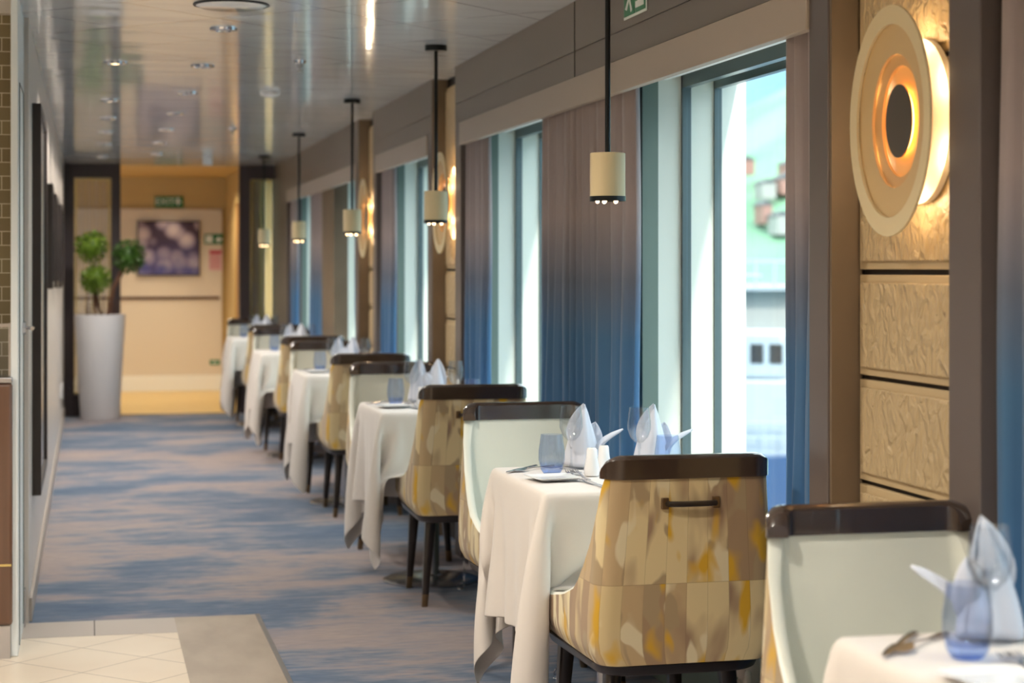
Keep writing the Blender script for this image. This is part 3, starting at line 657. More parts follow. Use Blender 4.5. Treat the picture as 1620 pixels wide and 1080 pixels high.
# ------------------------------------------------------------------ planter with topiary
pp = empty('planter', (.10, 17.22, 0)); tag(pp, 'tall tapered white planter standing at the end of the left wall', 'planter')
MB().lathe([(.001, 0), (.160, 0), (.172, .02), (.222, .92), (.222, .93), (.208, .93), (.20, .86), (.001, .86)], n=40).build('pot', 'pot_white', pp)
MB().lathe([(.001, .868), (.199, .868), (.199, .861), (.001, .861)], n=24).build('soil', 'bark', pp)
tp = empty('topiary', (.10, 17.22, .87)); tag(tp, 'three-ball green topiary growing from the tall white planter', 'plant')
k17 = 3000/17.05
for nm, pts, rr in (('trunk', [(.02, 0, 0), (-.04, .02, .25), (-.06, .0, .5)], .014), ('trunk', [(.06, -.02, 0), (.12, 0, .30), (.23, 0, .52)], .02), ('trunk', [(-.03, -.03, 0), (-.05, -.05, .18), (-.05, -.06, .30)], .012)):
    MB().tube(pts, rr).build(nm, 'bark', tp)
def leafball(c, r, m, seed, n=520):
    rd = random.Random(seed); mb = MB()
    for i in range(n):
        d = Vector((rd.gauss(0, 1), rd.gauss(0, 1), rd.gauss(0, 1))).normalized(); p = Vector(c)+d*r*rd.uniform(.72, 1.05)
        u = d.orthogonal().normalized(); u.rotate(Matrix.Rotation(rd.uniform(0, 2*PI), 3, d)); w = (d+u*.8).normalized(); s_ = u.cross(w).normalized(); L = r*rd.uniform(.2, .34)
        b = len(mb.v); mb.v += [tuple(p), tuple(p+w*L*.5+s_*L*.28), tuple(p+w*L), tuple(p+w*L*.5-s_*L*.28)]; mb.f.append((b, b+1, b+2, b+3))
    mb.ball(c, r*.78, 14, 10)
    return mb.build('foliage', m, tp, fix=False)
leafball((-.075, 0, .66), .130, 'leaf', 1); leafball((.255, -.02, .575), .132, 'leaf_dark', 2); leafball((-.04, -.07, .375), .122, 'leaf', 3)
for i in range(8):
    a = random.uniform(0, 6); r_ = random.uniform(.08, .15); MB().tube([(r_*math.cos(a), r_*math.sin(a), 0), (r_*math.cos(a)*1.1, r_*math.sin(a)*1.1, random.uniform(.15, .3))], [.006, .003]).build('stem', 'bark', tp)

# ------------------------------------------------------------------ chair
HP = [(0, .86), (.03, .86), (.055, .80), (.07, .73), (.11, .65), (.165, .575), (.215, .533), (.31, .502), (.455, .478), (.60, .465)]
def hy(y):
    for (a, p), (b, q) in zip(HP, HP[1:]):
        if y <= b: return p+(q-p)*max(0, (y-a))/(b-a)
    return HP[-1][1]
def hwid(z):
    if z > .50: return .238-(z-.50)/.36*.026
    if z > .43: return .238
    return .238-((.43-z)/.06)**2*.022
def ypath(z): return .025*(.86-z)/.48        # back leans slightly
def upath(z, off, n=44):                      # U from front right, round the back, to front left
    w = hwid(z)-off; y0 = ypath(z)+off; yf = .60; R = max(.02, .05-off*.8); pts = []
    side = [yf-(yf-(y0+R))*i/14 for i in range(15)]
    for y in side: pts.append((w-.012*((y-y0)/.6)**2, y))
    for i in range(1, 9):
        a = PI/2*i/8; pts.append((w-R+R*math.cos(a), y0+R-R*math.sin(a)))
    m = 8
    for i in range(1, m): pts.append(((w-R)*(1-2*i/m), y0))
    for i in range(8): a = PI/2*(1-i/8); pts.append((-(w-R+R*math.cos(a)), y0+R-R*math.sin(a)))
    for y in reversed(side): pts.append((-(w-.012*((y-y0)/.6)**2), y))
    return pts
def shell(off, zb, NV=16, dz=0):
    ref = upath(.6, off); P = []; UV = []; arc = [0]
    for a, b in zip(ref, ref[1:]): arc.append(arc[-1]+math.dist(a, b))
    mid = arc[-1]/2
    cols = []
    for i in range(len(ref)):
        zt = hy(ref[i][1])+dz; col = []
        for j in range(NV+1):
            z = zb+(zt-zb)*j/NV; p = upath(z, off)[i]; col.append((p[0], p[1], z)); UV.append((arc[i]-mid, z))
        cols.append(col)
    return cols, UV
def make_chair():
    o = empty('dining_chair', (0, 0, 0))
    cols, UV = shell(0, .372)
    mb = MB().grid(cols); mb.uv = UV; mb.build('outer_shell', 'patchwork', o, sharp=60)
    ci, _ = shell(.026, .40, dz=-.002)
    mi = MB().grid(ci)
    # rolled rim joining inner and outer skins
    rim = []
    for a, b in zip(cols, ci):
        A = Vector(a[-1]); C = Vector(b[-1]); rim.append([tuple(A), tuple(A.lerp(C, .25)+Vector((0, 0, .008))), tuple(A.lerp(C, .75)+Vector((0, 0, .008))), tuple(C)])
    mi.grid(rim)
    # front ends of the wings
    for s_, k in ((0, 0), (1, -1)):
        A = cols[k]; Bc = ci[k]; mi.grid([[A[j], (Vector(A[j]).lerp(Vector(Bc[j]), .5)+Vector((0, .006, 0)))[:], Bc[j]] for j in range(len(A))])
    mi.build('inner_upholstery', 'leather', o, sharp=70)
    # seat cushion
    st = MB(); prof = []
    def rr(w, y0, y1, R, n=6):
        q = []
        for cx, cy, a0 in ((w-R, y1-R, 0), (-w+R, y1-R, PI/2), (-w+R, y0+R, PI), (w-R, y0+R, 1.5*PI)):
            for i in range(n+1): a = a0+PI/2*i/n; q.append((cx+R*math.cos(a), cy+R*math.sin(a)))
        return q
    lay = []
    for z, ins in ((.375, .012), (.385, 0), (.445, 0), (.462, .008), (.470, .03), (.474, .08)):
        lay.append([(x, y, z) for x, y in rr(.196-ins, .062+ins, .612-ins, .05)])
    for L_ in lay: L_.append(L_[0])
    st.grid(lay); b = len(st.v); st.v += lay[-1][:-1]; st.f.append(tuple(range(b, b+len(lay[-1])-1))); b = len(st.v); st.v += lay[0][:-1]; st.f.append(tuple(range(b, b+len(lay[0])-1)))
    st.build('seat', 'leather', o, sharp=50)
    # underframe
    fr = MB(); lay = []
    for z, ins in ((.342, .02), (.346, .014), (.368, .006), (.373, .012)):
        lay.append([(x, y, z) for x, y in rr(.222-ins, .028+ins, .60-ins, .08)]+[])
    for L_ in lay: L_.append(L_[0])
    fr.grid(lay)
    for L_ in (lay[0], lay[-1]): b = len(fr.v); fr.v += L_[:-1]; fr.f.append(tuple(range(b, b+len(L_)-1)))
    fr.build('seat_frame', 'chair_leg', o, sharp=40)
    # cap rail over the backrest
    ref = upath(.86, 0); idx = [i for i, p in enumerate(ref) if p[1] < .052]; P = []
    n = len(idx)
    for q, i in enumerate(idx):
        e = min(q, n-1-q); po = Vector(upath(.86, -.006)[i]+(0,)); pi_ = Vector(upath(.86, .034)[i]+(0,)); drop = (.034, .022, .014, .008, .004, .0015)[e] if e < 6 else 0
        zt = .886-drop; zb = .828
        po2 = po.lerp(pi_, .18); pi2 = po.lerp(pi_, .82)
        P.append([(po.x, po.y, zb), (po.x, po.y, zt-.010), (po2.x, po2.y, zt-.002), (po.lerp(pi_, .5).x, po.lerp(pi_, .5).y, zt), (pi2.x, pi2.y, zt-.002), (pi_.x, pi_.y, zt-.010), (pi_.x, pi_.y, zb), (po.x, po.y, zb)])
    cp = MB().grid(P)
    for e in (P[0], P[-1]): b = len(cp.v); cp.v += e[:-1]; cp.f.append(tuple(range(b, b+7)))
    cp.build('cap_rail', 'cap_wood', o, sharp=40)
    # legs
    for sx_ in (-1, 1):
        for (ty, fy, fo) in ((.155, .135, .178), (.56, .585, .172)):
            top = Vector((sx_*.150, ty, .35)); ft = Vector((sx_*fo, fy, 0)); mid = top.lerp(ft, .86)
            def sq(p, a): return [(p.x+a*cx, p.y+a*cy, p.z) for cx, cy in ((-1, -.72), (-.72, -1), (.72, -1), (1, -.72), (1, .72), (.72, 1), (-.72, 1), (-1, .72), (-1, -.72))]
            lg = MB().grid([sq(top, .021), sq(top.lerp(ft, .4), .0175), sq(mid, .0125)]).build('leg', 'chair_leg', o, sharp=50)
            fm = MB().grid([sq(mid, .0132), sq(ft, .0115)]); b = len(fm.v); fm.v += sq(ft, .0115)[:-1]; fm.f.append(tuple(range(b, b+8))); fm.build('leg_tip', 'bronze', lg, sharp=50)
    # pull handle on the outside of the back
    hz = .768; y = ypath(hz); 
    hd = MB().tube([(-.062, y-.004, hz), (-.058, y-.022, hz), (-.03, y-.028, hz), (.03, y-.028, hz), (.058, y-.022, hz), (.062, y-.004, hz)], .0072, 10).build('pull_handle', 'chair_leg', o)
    for s_ in (-1, 1): MB().box(s_*.066-.009, s_*.066+.009, y-.010, y+.002, hz-.014, hz+.014).build('bracket', 'bronze', hd, bevel=.002)
    return o
chair = make_chair(); TC = tree(chair)
TY = [2.54, 5.2, 8.03, 10.8, 13.55, 16.3]; CX = 1.44; HWX, HWY = .268, .335
YB = [None, 4.42, 7.27, 10.04, 12.72, 15.35]; WB = [3.46, 6.30, 9.12, 11.88, 14.6, 17.35]
NM = ['nearest', 'second', 'third', 'fourth', 'fifth', 'farthest']
CHL_Y = {1: 'patchwork-backed chair showing its pull handle, nearest of the backs turned to us', 2: 'patchwork-backed chair second from the camera, drawn up to the third table', 3: 'patchwork-backed chair third from the camera, drawn up to the fourth table', 4: 'patchwork-backed chair fourth from the camera, drawn up to the fifth table', 5: 'patchwork-backed chair farthest away, drawn up to the last table'}
CHL_W = {0: 'cream-fronted dining chair facing us behind the cropped corner table', 1: 'cream-fronted dining chair facing us behind the salt and pepper table', 2: 'cream-fronted dining chair facing us at the third table', 3: 'cream-fronted dining chair facing us at the fourth table', 4: 'cream-fronted dining chair facing us at the fifth table', 5: 'dark-topped dining chair facing us beside the far passage'}
first = True
for k, y in enumerate(YB):
    if y is None: continue
    o = chair if first else clone(TC); first = False
    o.location = (CX+(-.006 if k == 1 else .035), y, 0); o.rotation_euler = (0, 0, math.radians([0, 2.0, -.8, .6, -1, 0][k])); tag(o, CHL_Y[k], 'chair', 'dining chairs with their backs to the camera')
for k, y in enumerate(WB):
    o = clone(TC); o.location = (CX+(.035 if k == 0 else .004), y, 0); o.rotation_euler = (0, 0, PI+math.radians([.8, 1.5, -.6, .5, 0, 0][k])); tag(o, CHL_W[k], 'chair', 'dining chairs facing the camera')

# ------------------------------------------------------------------ tables and draped cloths
TZ = .742
def drape(seed, seat=True, n1=65, n2=71):
    """position based cloth falling over the table top (and onto the seat tucked beneath its near side)"""
    rg = np.random.default_rng(seed); cx_, cy_ = HWX/13, HWY/16
    gx = np.arange(-32, 33)*cx_; gy = np.arange(-35, 36)*cy_; X = np.zeros((n1, n2, 3)); X[..., 0] = gx[:, None]; X[..., 1] = gy[None, :]; X[..., 2] = TZ+.006
    rx = gx[1]-gx[0]; ry = gy[1]-gy[0]; V = np.zeros_like(X); dt = 1/90
    th = .004
    dx = np.maximum(np.abs(X[..., 0])-HWX, 0); dy = np.maximum(np.abs(X[..., 1])-HWY, 0); r_ = np.hypot(dx, dy); cor = (dx > 0) & (dy > 0); kf = np.where(cor, .42, .06)
    X[..., 0] = np.sign(X[..., 0])*(np.minimum(np.abs(X[..., 0]), HWX+th)+dx*kf); X[..., 1] = np.sign(X[..., 1])*(np.minimum(np.abs(X[..., 1]), HWY+th)+dy*kf)
    X[..., 2] -= r_*np.where(cor, .90, .99)
    ph = rg.uniform(0, 6, 4); X[..., 0] += np.where(r_ > 0, r_*.05*np.sin(X[..., 1]*19+ph[0]), 0); X[..., 1] += np.where(r_ > 0, r_*.05*np.sin(X[..., 0]*21+ph[1]), 0)
    pin = (dx < 1e-6) & (dy < 1e-6); X += rg.normal(0, .001, X.shape)*(~pin)[..., None]; X[pin, 2] = TZ+th; X[pin, 0] = np.clip(X[pin, 0], -HWX-.002, HWX+.002); X0 = X[pin].copy()
    dg = math.hypot(rx, ry)
    cons = [((slice(0, -1), slice(None)), (slice(1, None), slice(None)), rx, 1.), ((slice(None), slice(0, -1)), (slice(None), slice(1, None)), ry, 1.),
            ((slice(0, -1), slice(0, -1)), (slice(1, None), slice(1, None)), dg, .35), ((slice(1, None), slice(0, -1)), (slice(0, -1), slice(1, None)), dg, .35),
            ((slice(0, -3), slice(None)), (slice(3, None), slice(None)), 3*rx, .012), ((slice(None), slice(0, -3)), (slice(None), slice(3, None)), 3*ry, .012)]
    def boxcol(X, lo, hi, fr):
        ins = (X[..., 0] > lo[0]) & (X[..., 0] < hi[0]) & (X[..., 1] > lo[1]) & (X[..., 1] < hi[1]) & (X[..., 2] < hi[2]) & (X[..., 2] > lo[2])
        if not ins.any(): return ins
        p = X[ins]; d = np.stack([p[:, 0]-lo[0], hi[0]-p[:, 0], p[:, 1]-lo[1], hi[1]-p[:, 1], (hi[2]-p[:, 2])*.6], 1); k = d.argmin(1)
        p[k == 0, 0] = lo[0]; p[k == 1, 0] = hi[0]; p[k == 2, 1] = lo[1]; p[k == 3, 1] = hi[1]; p[k == 4, 2] = hi[2]; X[ins] = p
        return ins
    for it in range(210):
        V[..., 2] -= 9.8*dt; V *= .96
        if it < 90: V[..., 0] += rg.normal(0, .02, (n1, n2))*0; 
        Pv = X+V*dt
        for s_ in range(14):
            for a, b, L, k in cons:
                D = Pv[b]-Pv[a]; l = np.linalg.norm(D, axis=-1, keepdims=True)+1e-9; c = (l-L)/l*D*(.5*k*.9)
                if k < .1: c = np.where(l < L, c, 0)
                Pv[a] += c; Pv[b] -= c
            Pv[pin] = X0
        boxcol(Pv, (-HWX-th, -HWY-th, .66), (HWX+th, HWY+th, TZ+th), .5)
        if seat:
            boxcol(Pv, (-.256, -.62, .0), (.256, -HWY+.17, .482), .5); 
            lim = -HWY-.02-.2*max(0, 1-it/60); q = (np.abs(Pv[..., 0]) < .262) & (Pv[..., 1] < lim) & (Pv[..., 2] < .74); Pv[..., 1][q] = lim
            q = (np.abs(Pv[..., 0]) < .262) & (Pv[..., 0] < -.2) & (Pv[..., 1] < -HWY-.03) & (it > 100); Pv[..., 0][q] = np.minimum(Pv[..., 0][q], -.262)
        Pv[..., 0] = np.minimum(Pv[..., 0], .355)
        Pv[..., 2] = np.maximum(Pv[..., 2], .01)
        Pv[pin] = X0; V = (Pv-X)/dt; sp = np.linalg.norm(V, axis=-1, keepdims=True); V *= np.minimum(1, 2.5/(sp+1e-9)); 
        on = (Pv[..., 2] > TZ-.001); V[on] *= .2
        X = Pv
    return X
clothmesh = []
for sd_, seat in ((1, True), (5, True), (3, False)):
    Xc = drape(sd_, seat); mb = MB(); mb.grid([[tuple(map(float, p)) for p in row] for row in Xc])
    o = mb.build('tablecloth', 'linen', sharp=180, solid=.0016, sub=1); clothmesh.append(o)
tab = empty('dining_table', (0, 0, 0))
rc = [(sx_*(HWX-.085)+.05*math.cos(a0+q*PI/12), sy_*(HWY-.085)+.05*math.sin(a0+q*PI/12)) for sx_, sy_, a0 in ((1, 1, 0), (-1, 1, PI/2), (-1, -1, PI), (1, -1, 1.5*PI)) for q in range(7)]
MB().prism(rc, TZ-.034, TZ-.006).build('tabletop', 'wood_brown', tab, bevel=.006)
MB().lathe([(.001, TZ-.032), (.10, TZ-.032), (.10, TZ-.04), (.032, TZ-.045), (.032, .03), (.05, .022), (.001, .022)], n=28).build('pedestal', 'steel', tab)
MB().lathe([(.001, 0), (.21, 0), (.21, .006), (.19, .014), (.05, .024), (.001, .024)], n=40).build('base_plate', 'steel', tab)
TT = tree(tab)
for k, y in enumerate(TY):
    o = tab if k == 0 else clone(TT); o.location = (CX, y, 0)
    tag(o, ['pedestal table under the cropped white cloth at bottom right', 'pedestal table under the cloth with salt and pepper', 'pedestal table under the third cloth, its round steel foot showing', 'pedestal table under the fourth white cloth', 'pedestal table under the fifth white cloth', 'pedestal table under the farthest white cloth'][k], 'table', 'pedestal tables along the windows')
    src = clothmesh[2] if k == 0 else clothmesh[0 if k % 2 else 1]
    c = src if (k in (0, 1, 2)) else src.copy()
    if k > 2: COL.objects.link(c)
    c.location = (CX, y, 0)
    tag(c, ['white tablecloth cropped by the bottom right corner', 'white tablecloth draped under the salt and pepper shakers', 'white tablecloth on the third table from the camera', 'white tablecloth on the fourth table from the camera', 'white tablecloth on the fifth table from the camera', 'white tablecloth on the farthest table by the passage'][k], 'tablecloth', 'white tablecloths on the window tables')

# ------------------------------------------------------------------ tableware
TOP = TZ+.0075
def wine():
    o = empty('wine_glass', (0, 0, 0))
    MB().lathe([(.001, .0805), (.012, .083), (.026, .098), (.0345, .122), (.0345, .145), (.029, .185), (.0278, .185), (.0333, .145), (.0333, .122), (.025, .100), (.011, .085), (.001, .083)], n=32).build('bowl', 'clear_glass', o)
    MB().lathe([(.001, .006), (.006, .007), (.0034, .02), (.003, .06), (.006, .0805), (.001, .0805)], n=16).build('stem', 'clear_glass', o)
    MB().lathe([(.001, 0), (.034, 0), (.034, .0015), (.006, .006), (.001, .006)], n=32).build('base', 'clear_glass', o)
    return o
def tumbler():
    return MB().lathe([(.001, 0), (.024, 0), (.032, .012), (.0385, .04), (.038, .065), (.0315, .112), (.0303, .112), (.0368, .065), (.0372, .04), (.030, .018), (.001, .013)], n=36).build('water_tumbler', 'blue_glass')
def shaker(hole):
    o = empty('salt_shaker' if hole else 'pepper_shaker', (0, 0, 0))
    MB().lathe([(.001, 0), (.020, 0), (.0225, .006), (.0225, .02), (.0165, .05), (.0145, .074), (.012, .079), (.001, .080)], n=28).build('body', 'porcelain', o)
    mb = MB()
    for i in range(1 if hole else 3): mb.cyl((.004*math.cos(i*2.1)*(0 if hole else 1), .004*math.sin(i*2.1)*(0 if hole else 1), .0795), (.004*math.cos(i*2.1)*(0 if hole else 1), .004*math.sin(i*2.1)*(0 if hole else 1), .0805), .001, n=6)
    mb.build('holes', 'black_metal', o)
    return o
def leaf_patch(mb, base, tip, width, curl, n=10, m=8, cup=.4):
    base = Vector(base); tip = Vector(tip); d = tip-base; L = d.length; d.normalize(); s_ = d.cross(Vector(curl)).normalized(); nrm = s_.cross(d).normalized(); P = []
    for i in range(n+1):
        t = i/n; w = width*math.sin(PI*min(1, .18+.82*t))**.8 if t < 1 else .0005; w = max(w, .0008); c = base+d*L*t+nrm*(.25*L*math.sin(PI*t)*.5); row = []
        for j in range(m+1):
            u = j/m*2-1; row.append(tuple(c+s_*w*u+nrm*(-cup*w*(u*u)) + nrm*.002*math.sin(7*u+5*t)))
        P.append(row)
    mb.grid(P)
def napkin():
    mb = MB(); P = []; n = 28; m = 14      # standing pointed cone, folded over itself
    for j in range(m+1):
        t = j/m; row = []
        for i in range(n+1):
            a = -.3+2*PI*1.12*i/n; r = .056*(1-t**1.5)*(1+.16*math.sin(3*a+.6)+.06*math.sin(7*a))+.0012+.0035*(i/n); tilt = .020*t*t
            row.append((r*math.cos(a)*.85, r*math.sin(a)*1.05-tilt, .004+.178*t*(1-.03*math.sin(2*a))))
        P.append(row)
    mb.grid(P)
    leaf_patch(mb, (-.010, -.026, .045), (-.004, -.030, .190), .038, (0, 1, 0), cup=-.5)
    leaf_patch(mb, (.030, -.010, .045), (.118, -.03, .112), .022, (0, .2, 1), cup=.7)
    leaf_patch(mb, (.020, .012, .03), (.046, .02, .13), .04, (0, 1, .2), cup=.4)
    return mb.build('folded_napkin', 'napkin', solid=.0014, sharp=180)
def plate():
    mb = MB(); lay = []
    for z, h in ((0, .040), (.003, .050), (.009, .0655), (.0105, .0655), (.0058, .050), (.0048, .040)):
        q = []
        for cx, cy, a0 in ((1, 1, 0), (-1, 1, PI/2), (-1, -1, PI), (1, -1, 1.5*PI)):
            for i in range(5): a = a0+PI/2*i/4; q.append((cx*(h-.01)+.01*math.cos(a), cy*(h-.01)+.01*math.sin(a), z))
        lay.append(q+[q[0]])
    mb.grid(lay)
    for L_ in (lay[0], lay[-1]): b = len(mb.v); mb.v += L_[:-1]; mb.f.append(tuple(range(b, b+20)))
    return mb.build('side_plate', 'porcelain', sharp=50)
def strip(mb, prof, z=lambda y: .002, th=.0016):       # prof: list of (y, halfwidth)
    P = []
    for y, w in prof: P.append([(-w, y, z(y)), (0, y, z(y)+.0012), (w, y, z(y)), (w, y, z(y)-th), (-w, y, z(y)-th), (-w, y, z(y))])
    mb.grid(P)
    for e in (P[0], P[-1]): b = len(mb.v); mb.v += e[:-1]; mb.f.append(tuple(range(b, b+5)))
HAND = [(-.10, .004), (-.097, .0075), (-.07, .0066), (-.03, .0042), (.02, .0032)]
zc = lambda y: .003+.006*math.exp(-((y-.035)/.03)**2)
def fork():
    mb = MB(); strip(mb, HAND+[(.035, .004), (.045, .011), (.06, .0115)], zc)
    for k in range(4): 
        x = -.0095+k*.00633; b = len(mb.v); t = MB(); strip(t, [(.058, .0022), (.085, .0019), (.103, .0009)], lambda y: .003+.006*math.exp(-((y-.035)/.03)**2)+max(0, y-.08)*.25)
        mb.v += [(vx+x, vy, vz) for vx, vy, vz in t.v]; mb.f += [tuple(i+b for i in f) for f in t.f]
    return mb.build('fork', 'chrome', sharp=50)
def knife():
    mb = MB(); strip(mb, [(-.10, .004), (-.097, .007), (-.05, .0065), (0, .005), (.012, .0048), (.02, .009), (.06, .0095), (.10, .006), (.115, .001)], lambda y: .003); return mb.build('knife', 'chrome', sharp=50)
def spoon():
    mb = MB(); strip(mb, HAND+[(.04, .004), (.05, .011), (.062, .0165), (.078, .018), (.092, .013), (.10, .004)], lambda y: .003+.005*math.exp(-((y-.035)/.03)**2)); return mb.build('spoon', 'chrome', sharp=50)
PROTO = {}
def place(kind, make, k, dx, dy, rz, label, cat, group, z=0):
    if kind not in PROTO: o = make(); PROTO[kind] = tree(o)
    else: o = clone(PROTO[kind])
    o.location = (CX+dx, TY[k]+dy, TOP+z); o.rotation_euler = (0, 0, rz); tag(o, label, cat, group); return o
TD = ['the cropped corner table', 'the table with salt and pepper', 'the third table from the camera', 'the fourth table', 'the fifth table', 'the farthest table']
for k in range(6):
    td = TD[k]; jx = random.Random(k).uniform(-.008, .008)
    place('t', tumbler, k, -.137, .115+jx, 0, 'blue-tinted water tumbler on the aisle side of '+td, 'glass', 'blue tumblers on the tables')
    place('w', wine, k, -.052, .215, .3, 'clear wine glass on the aisle side of '+td, 'wine glass', 'wine glasses on the tables')
    place('n', napkin, k, (-.03 if k == 0 else -.005), .268, (PI if k == 0 else 0), 'pointed white folded napkin on the aisle side of '+td, 'napkin', 'folded napkins on the tables')
    place('w', wine, k, .127, .115, .8, 'clear wine glass on the window side of '+td, 'wine glass', 'wine glasses on the tables')
    place('t', tumbler, k, .178, .0, .5, 'blue-tinted water tumbler on the window side of '+td, 'glass', 'blue tumblers on the tables')
    place('n', napkin, k, (.195 if k < 2 else .06), .215, (0 if k < 2 else PI*.9), 'pointed white folded napkin on the window side of '+td, 'napkin', 'folded napkins on the tables')
    if k == 1:
        place('s', lambda: shaker(True), k, -.038, .035, 0, 'white porcelain salt shaker, left of the pair on the second table', 'shaker')if 0 else None
    if k < 4:
        if 's' not in PROTO: s1 = shaker(True); s2 = shaker(False); PROTO['s'] = tree(s1); PROTO['p'] = tree(s2)
        else: s1 = clone(PROTO['s']); s2 = clone(PROTO['p'])
        s1.location = (CX-.040, TY[k]+.025, TOP); s2.location = (CX+.012, TY[k]+.085, TOP)
        tag(s1, 'white porcelain shaker nearer the aisle on '+td, 'salt shaker', 'porcelain shakers on the tables'); tag(s2, 'white porcelain shaker nearer the window on '+td, 'pepper shaker', 'porcelain shakers on the tables')
        place('pl', plate, k, -.175, -.055, .12, 'square white side plate on '+td, 'plate', 'side plates on the tables')
        place('f', fork, k, -.100, .0, -.12, 'outer of the two forks by the side plate on '+td, 'fork', 'forks on the tables')
        place('f', fork, k, -.076, .004, -.05, 'inner of the two forks by the side plate on '+td, 'fork', 'forks on the tables')
        place('k', knife, k, -.195, .235, 2.5, 'table knife at the far aisle corner of '+td, 'knife', 'knives on the tables')
        place('sp', spoon, k, -.16, .235, 2.3, 'spoon beside the knife at the far aisle corner of '+td, 'spoon', 'spoons on the tables')
        place('k', knife, k, -.088, -.20, .1, 'knife by the near edge beside the plate on '+td, 'knife', 'knives on the tables')

# storm chains with hooks under the tables
for (x, y, l) in ((1.50, 6.02, 'chrome floor hook and chain below the chair behind the second table'), (1.52, 7.78, 'chrome floor hook and chain below the chair at the third table')):
    o = empty('floor_hook', (x, y, 0)); tag(o, l, 'floor hook', 'chrome floor hooks')
    MB().lathe([(.001, 0), (.018, 0), (.016, .004), (.001, .005)], n=16).build('base', 'chrome', o)
    pts = [(.014*math.cos(a), 0, .018+.014*math.sin(a)) for a in [2*PI*i/16 for i in range(16)]]; MB().tube(pts+[pts[0]], .0025, 6).build('ring', 'chrome', o)
    for q in range(6): mb = MB(); pts = [(.005*math.cos(a)*(q % 2)+.012, .005*math.cos(a)*(1-q % 2), .036+q*.03+.018*math.sin(a)) for a in [2*PI*i/10 for i in range(10)]]; mb.tube(pts+[pts[0]], .0014, 5); mb.build('chain_link', 'chrome', o)

# ------------------------------------------------------------------ outdoors: harbour
mat('water', (80, 112, 122), .2); mat('hillside', (104, 146, 120), .95, var=((126, 164, 130), (.03, .03, .03)))  # hillside greens kept pale, haze put into the colour
mat('far_hill_hazed', (104, 136, 152), .95); mat('house_white', (168, 166, 160), .8); mat('house_red', (166, 124, 112), .8); mat('roof_grey', (96, 98, 100), .8)  # blue haze mixed into the far ridge's own colour
mat('ship_blue', (60, 88, 130), .35); mat('ship_white', (170, 178, 184), .4); mat('quay', (120, 122, 120), .9); mat('ship_orange', (226, 96, 50), .5)
wz = -6.5
o = MB(); o.v = [(2.6, -400, wz), (3000, -400, wz), (3000, 5000, wz), (2.6, 5000, wz)]; o.f = [(0, 1, 2, 3)]; o = o.build('sea', 'water'); tag(o, 'pale harbour water outside the windows', 'water', kind='stuff')
def hill(name, m, dist, top, a0, a1, seed, label, depth=400, base=0):
    rd = random.Random(seed); P = []; ph = [rd.uniform(0, 6) for _ in range(5)]
    for i in range(61):
        a = math.radians(a0+(a1-a0)*i/60); prof = top*(.72+.16*math.sin(3*a*3+ph[0])+.08*math.sin(9*a*3+ph[1])+.04*math.sin(31*a+ph[2])); row = []
        for j in range(13):
            t = j/12; r = dist+depth*t; z = wz+(prof)*(math.sin(PI/2*min(1, t*1.15)))**.8; row.append((r*math.sin(a), r*math.cos(a), z+base+rd.uniform(-1, 1)*top*.006))
        P.append(row)
    o = MB().grid(P).build(name, m, sharp=180); tag(o, label, 'hill')
hill('green_hill', 'hillside', 420, 114, 8, 60, 3, 'green wooded hillside seen through the clearest window', 330)
hill('distant_hill', 'far_hill_hazed', 1100, 275, 5, 62, 9, 'hazy blue hill ridge behind the green hillside', 400)
rd = random.Random(21); n_h = 0
for i in range(36):
    a = math.radians(rd.uniform(16.5, 24)); r = rd.uniform(446, 484); t = (r-420)/330; z = wz+114*.70*(math.sin(PI/2*max(0, min(1, t*1.15))))**.8
    o = empty('hillside_house', (r*math.sin(a), r*math.cos(a), z)); w_ = rd.uniform(2.2, 4); h_ = rd.uniform(1.6, 2.6); red = rd.random() < .35
    tag(o, ('tiny red house' if red else 'tiny white house')+' on the harbour hillside outside the clearest window', 'house', 'red hillside houses' if red else 'white hillside houses')
    B(-w_/2, w_/2, -3, 3, -2, h_).build('wall', 'house_red' if red else 'house_white', o)
    MB().prism([(-w_/2-.4, h_), (w_/2+.4, h_), (0, h_+1.1)], -3.2, 3.2, lambda x, y, z: (x, z, y)).build('roof', 'roof_grey', o)
def dpos(xpix, r):
    a = math.radians(12.59)+math.atan((xpix-810)/3000); return r*math.sin(a), r*math.cos(a)
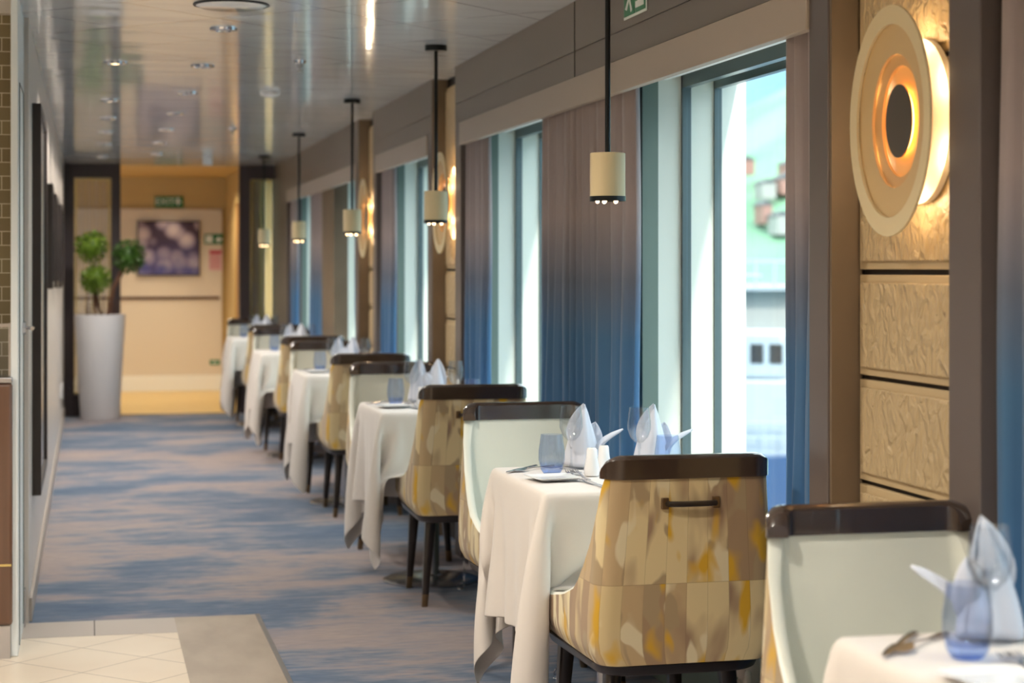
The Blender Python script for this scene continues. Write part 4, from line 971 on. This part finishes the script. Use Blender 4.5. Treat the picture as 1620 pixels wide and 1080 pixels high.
# quay and a moored boat
a_ = dpos(1205, 60); sh = empty('moored_boat', (a_[0], a_[1], wz)); sh.rotation_euler = (0, 0, math.radians(-25)); tag(sh, 'white and blue boat moored outside the clearest window', 'boat')
hullp = [(-4, 0), (4.5, 0), (6.2, 2.4), (-4.2, 2.2)]
mb = MB(); P = []
for t in [i/10 for i in range(11)]:
    x = -5+11*t; w_ = 1.9*math.sin(min(1, (1.02-t)*2.2)*PI/2); row = [(x, -w_*.1, -.4), (x, -w_*.75, .2), (x, -w_, 1.9+.8*t*t), (x, w_, 1.9+.8*t*t), (x, w_*.75, .2), (x, w_*.1, -.4), (x, -w_*.1, -.4)]; P.append(row)
mb.grid(P); mb.build('hull', 'ship_blue', sh, sharp=40)
B(-3.5, 1.6, -1.2, 1.2, 2.0, 4.4).build('cabin', 'ship_white', sh, bevel=.1); B(-2.2, .8, -1, 1, 4.4, 5.9).build('wheelhouse', 'ship_white', sh, bevel=.15)
mb = MB()
for i in range(5): mb.box(-2.0+i*.58, -1.6+i*.58, -1.02, 1.02, 4.9, 5.5)
mb.build('windows', 'frame_dark', sh); MB().tube([(-.6, 0, 5.9), (-.9, 0, 8.8)], .09).tube([(-1.6, 0, 7.6), (0, 0, 7.6)], .05).build('mast', 'ship_white', sh)
mb = MB()
for i in range(9): mb.cyl((-3.4+i*.6, -1.5, 2.2), (-3.4+i*.6, -1.5, 3.1), .03, n=6)
mb.cyl((-3.4, -1.5, 3.1), (1.4, -1.5, 3.1), .035, n=6).cyl((-3.4, -1.5, 2.65), (1.4, -1.5, 2.65), .025, n=6); mb.build('railing', 'ship_white', sh)
a_ = dpos(1215, 95); qy = empty('quay_building', (a_[0]+2, a_[1], wz)); tag(qy, 'long white quayside building with a balcony rail outside the window', 'building')
B(-14, 14, -4, 4, 1.2, 7).build('wall', 'house_white', qy); mb = MB()
for i in range(14): mb.box(-13+i*1.9, -12+i*1.9, -4.05, -4, 3, 4.4)
mb.build('windows', 'roof_grey', qy); mb = MB()
for i in range(30): mb.box(-14+i*.95, -13.9+i*.95, -5, -4.9, 7, 8.1)
mb.box(-14, 14, -5, -4.9, 8.1, 8.25).box(-14, 14, -5, -4, 6.8, 7); mb.build('balcony', 'ship_white', qy)
o = B(-60, 60, 0, 30, .02, 1.2).build('quay_wall', 'quay', loc=(a_[0]+2, a_[1]-5, wz)); tag(o, 'grey stone quay across the water', 'quay')
a_ = dpos(1238, 80); o = MB().ball((0, 0, 1.2), 1.3, 16, 10, (2.2, .9, .9)).build('lifeboat', 'ship_orange', loc=(a_[0], a_[1], wz+6)); 
bpy.data.objects.remove(o)
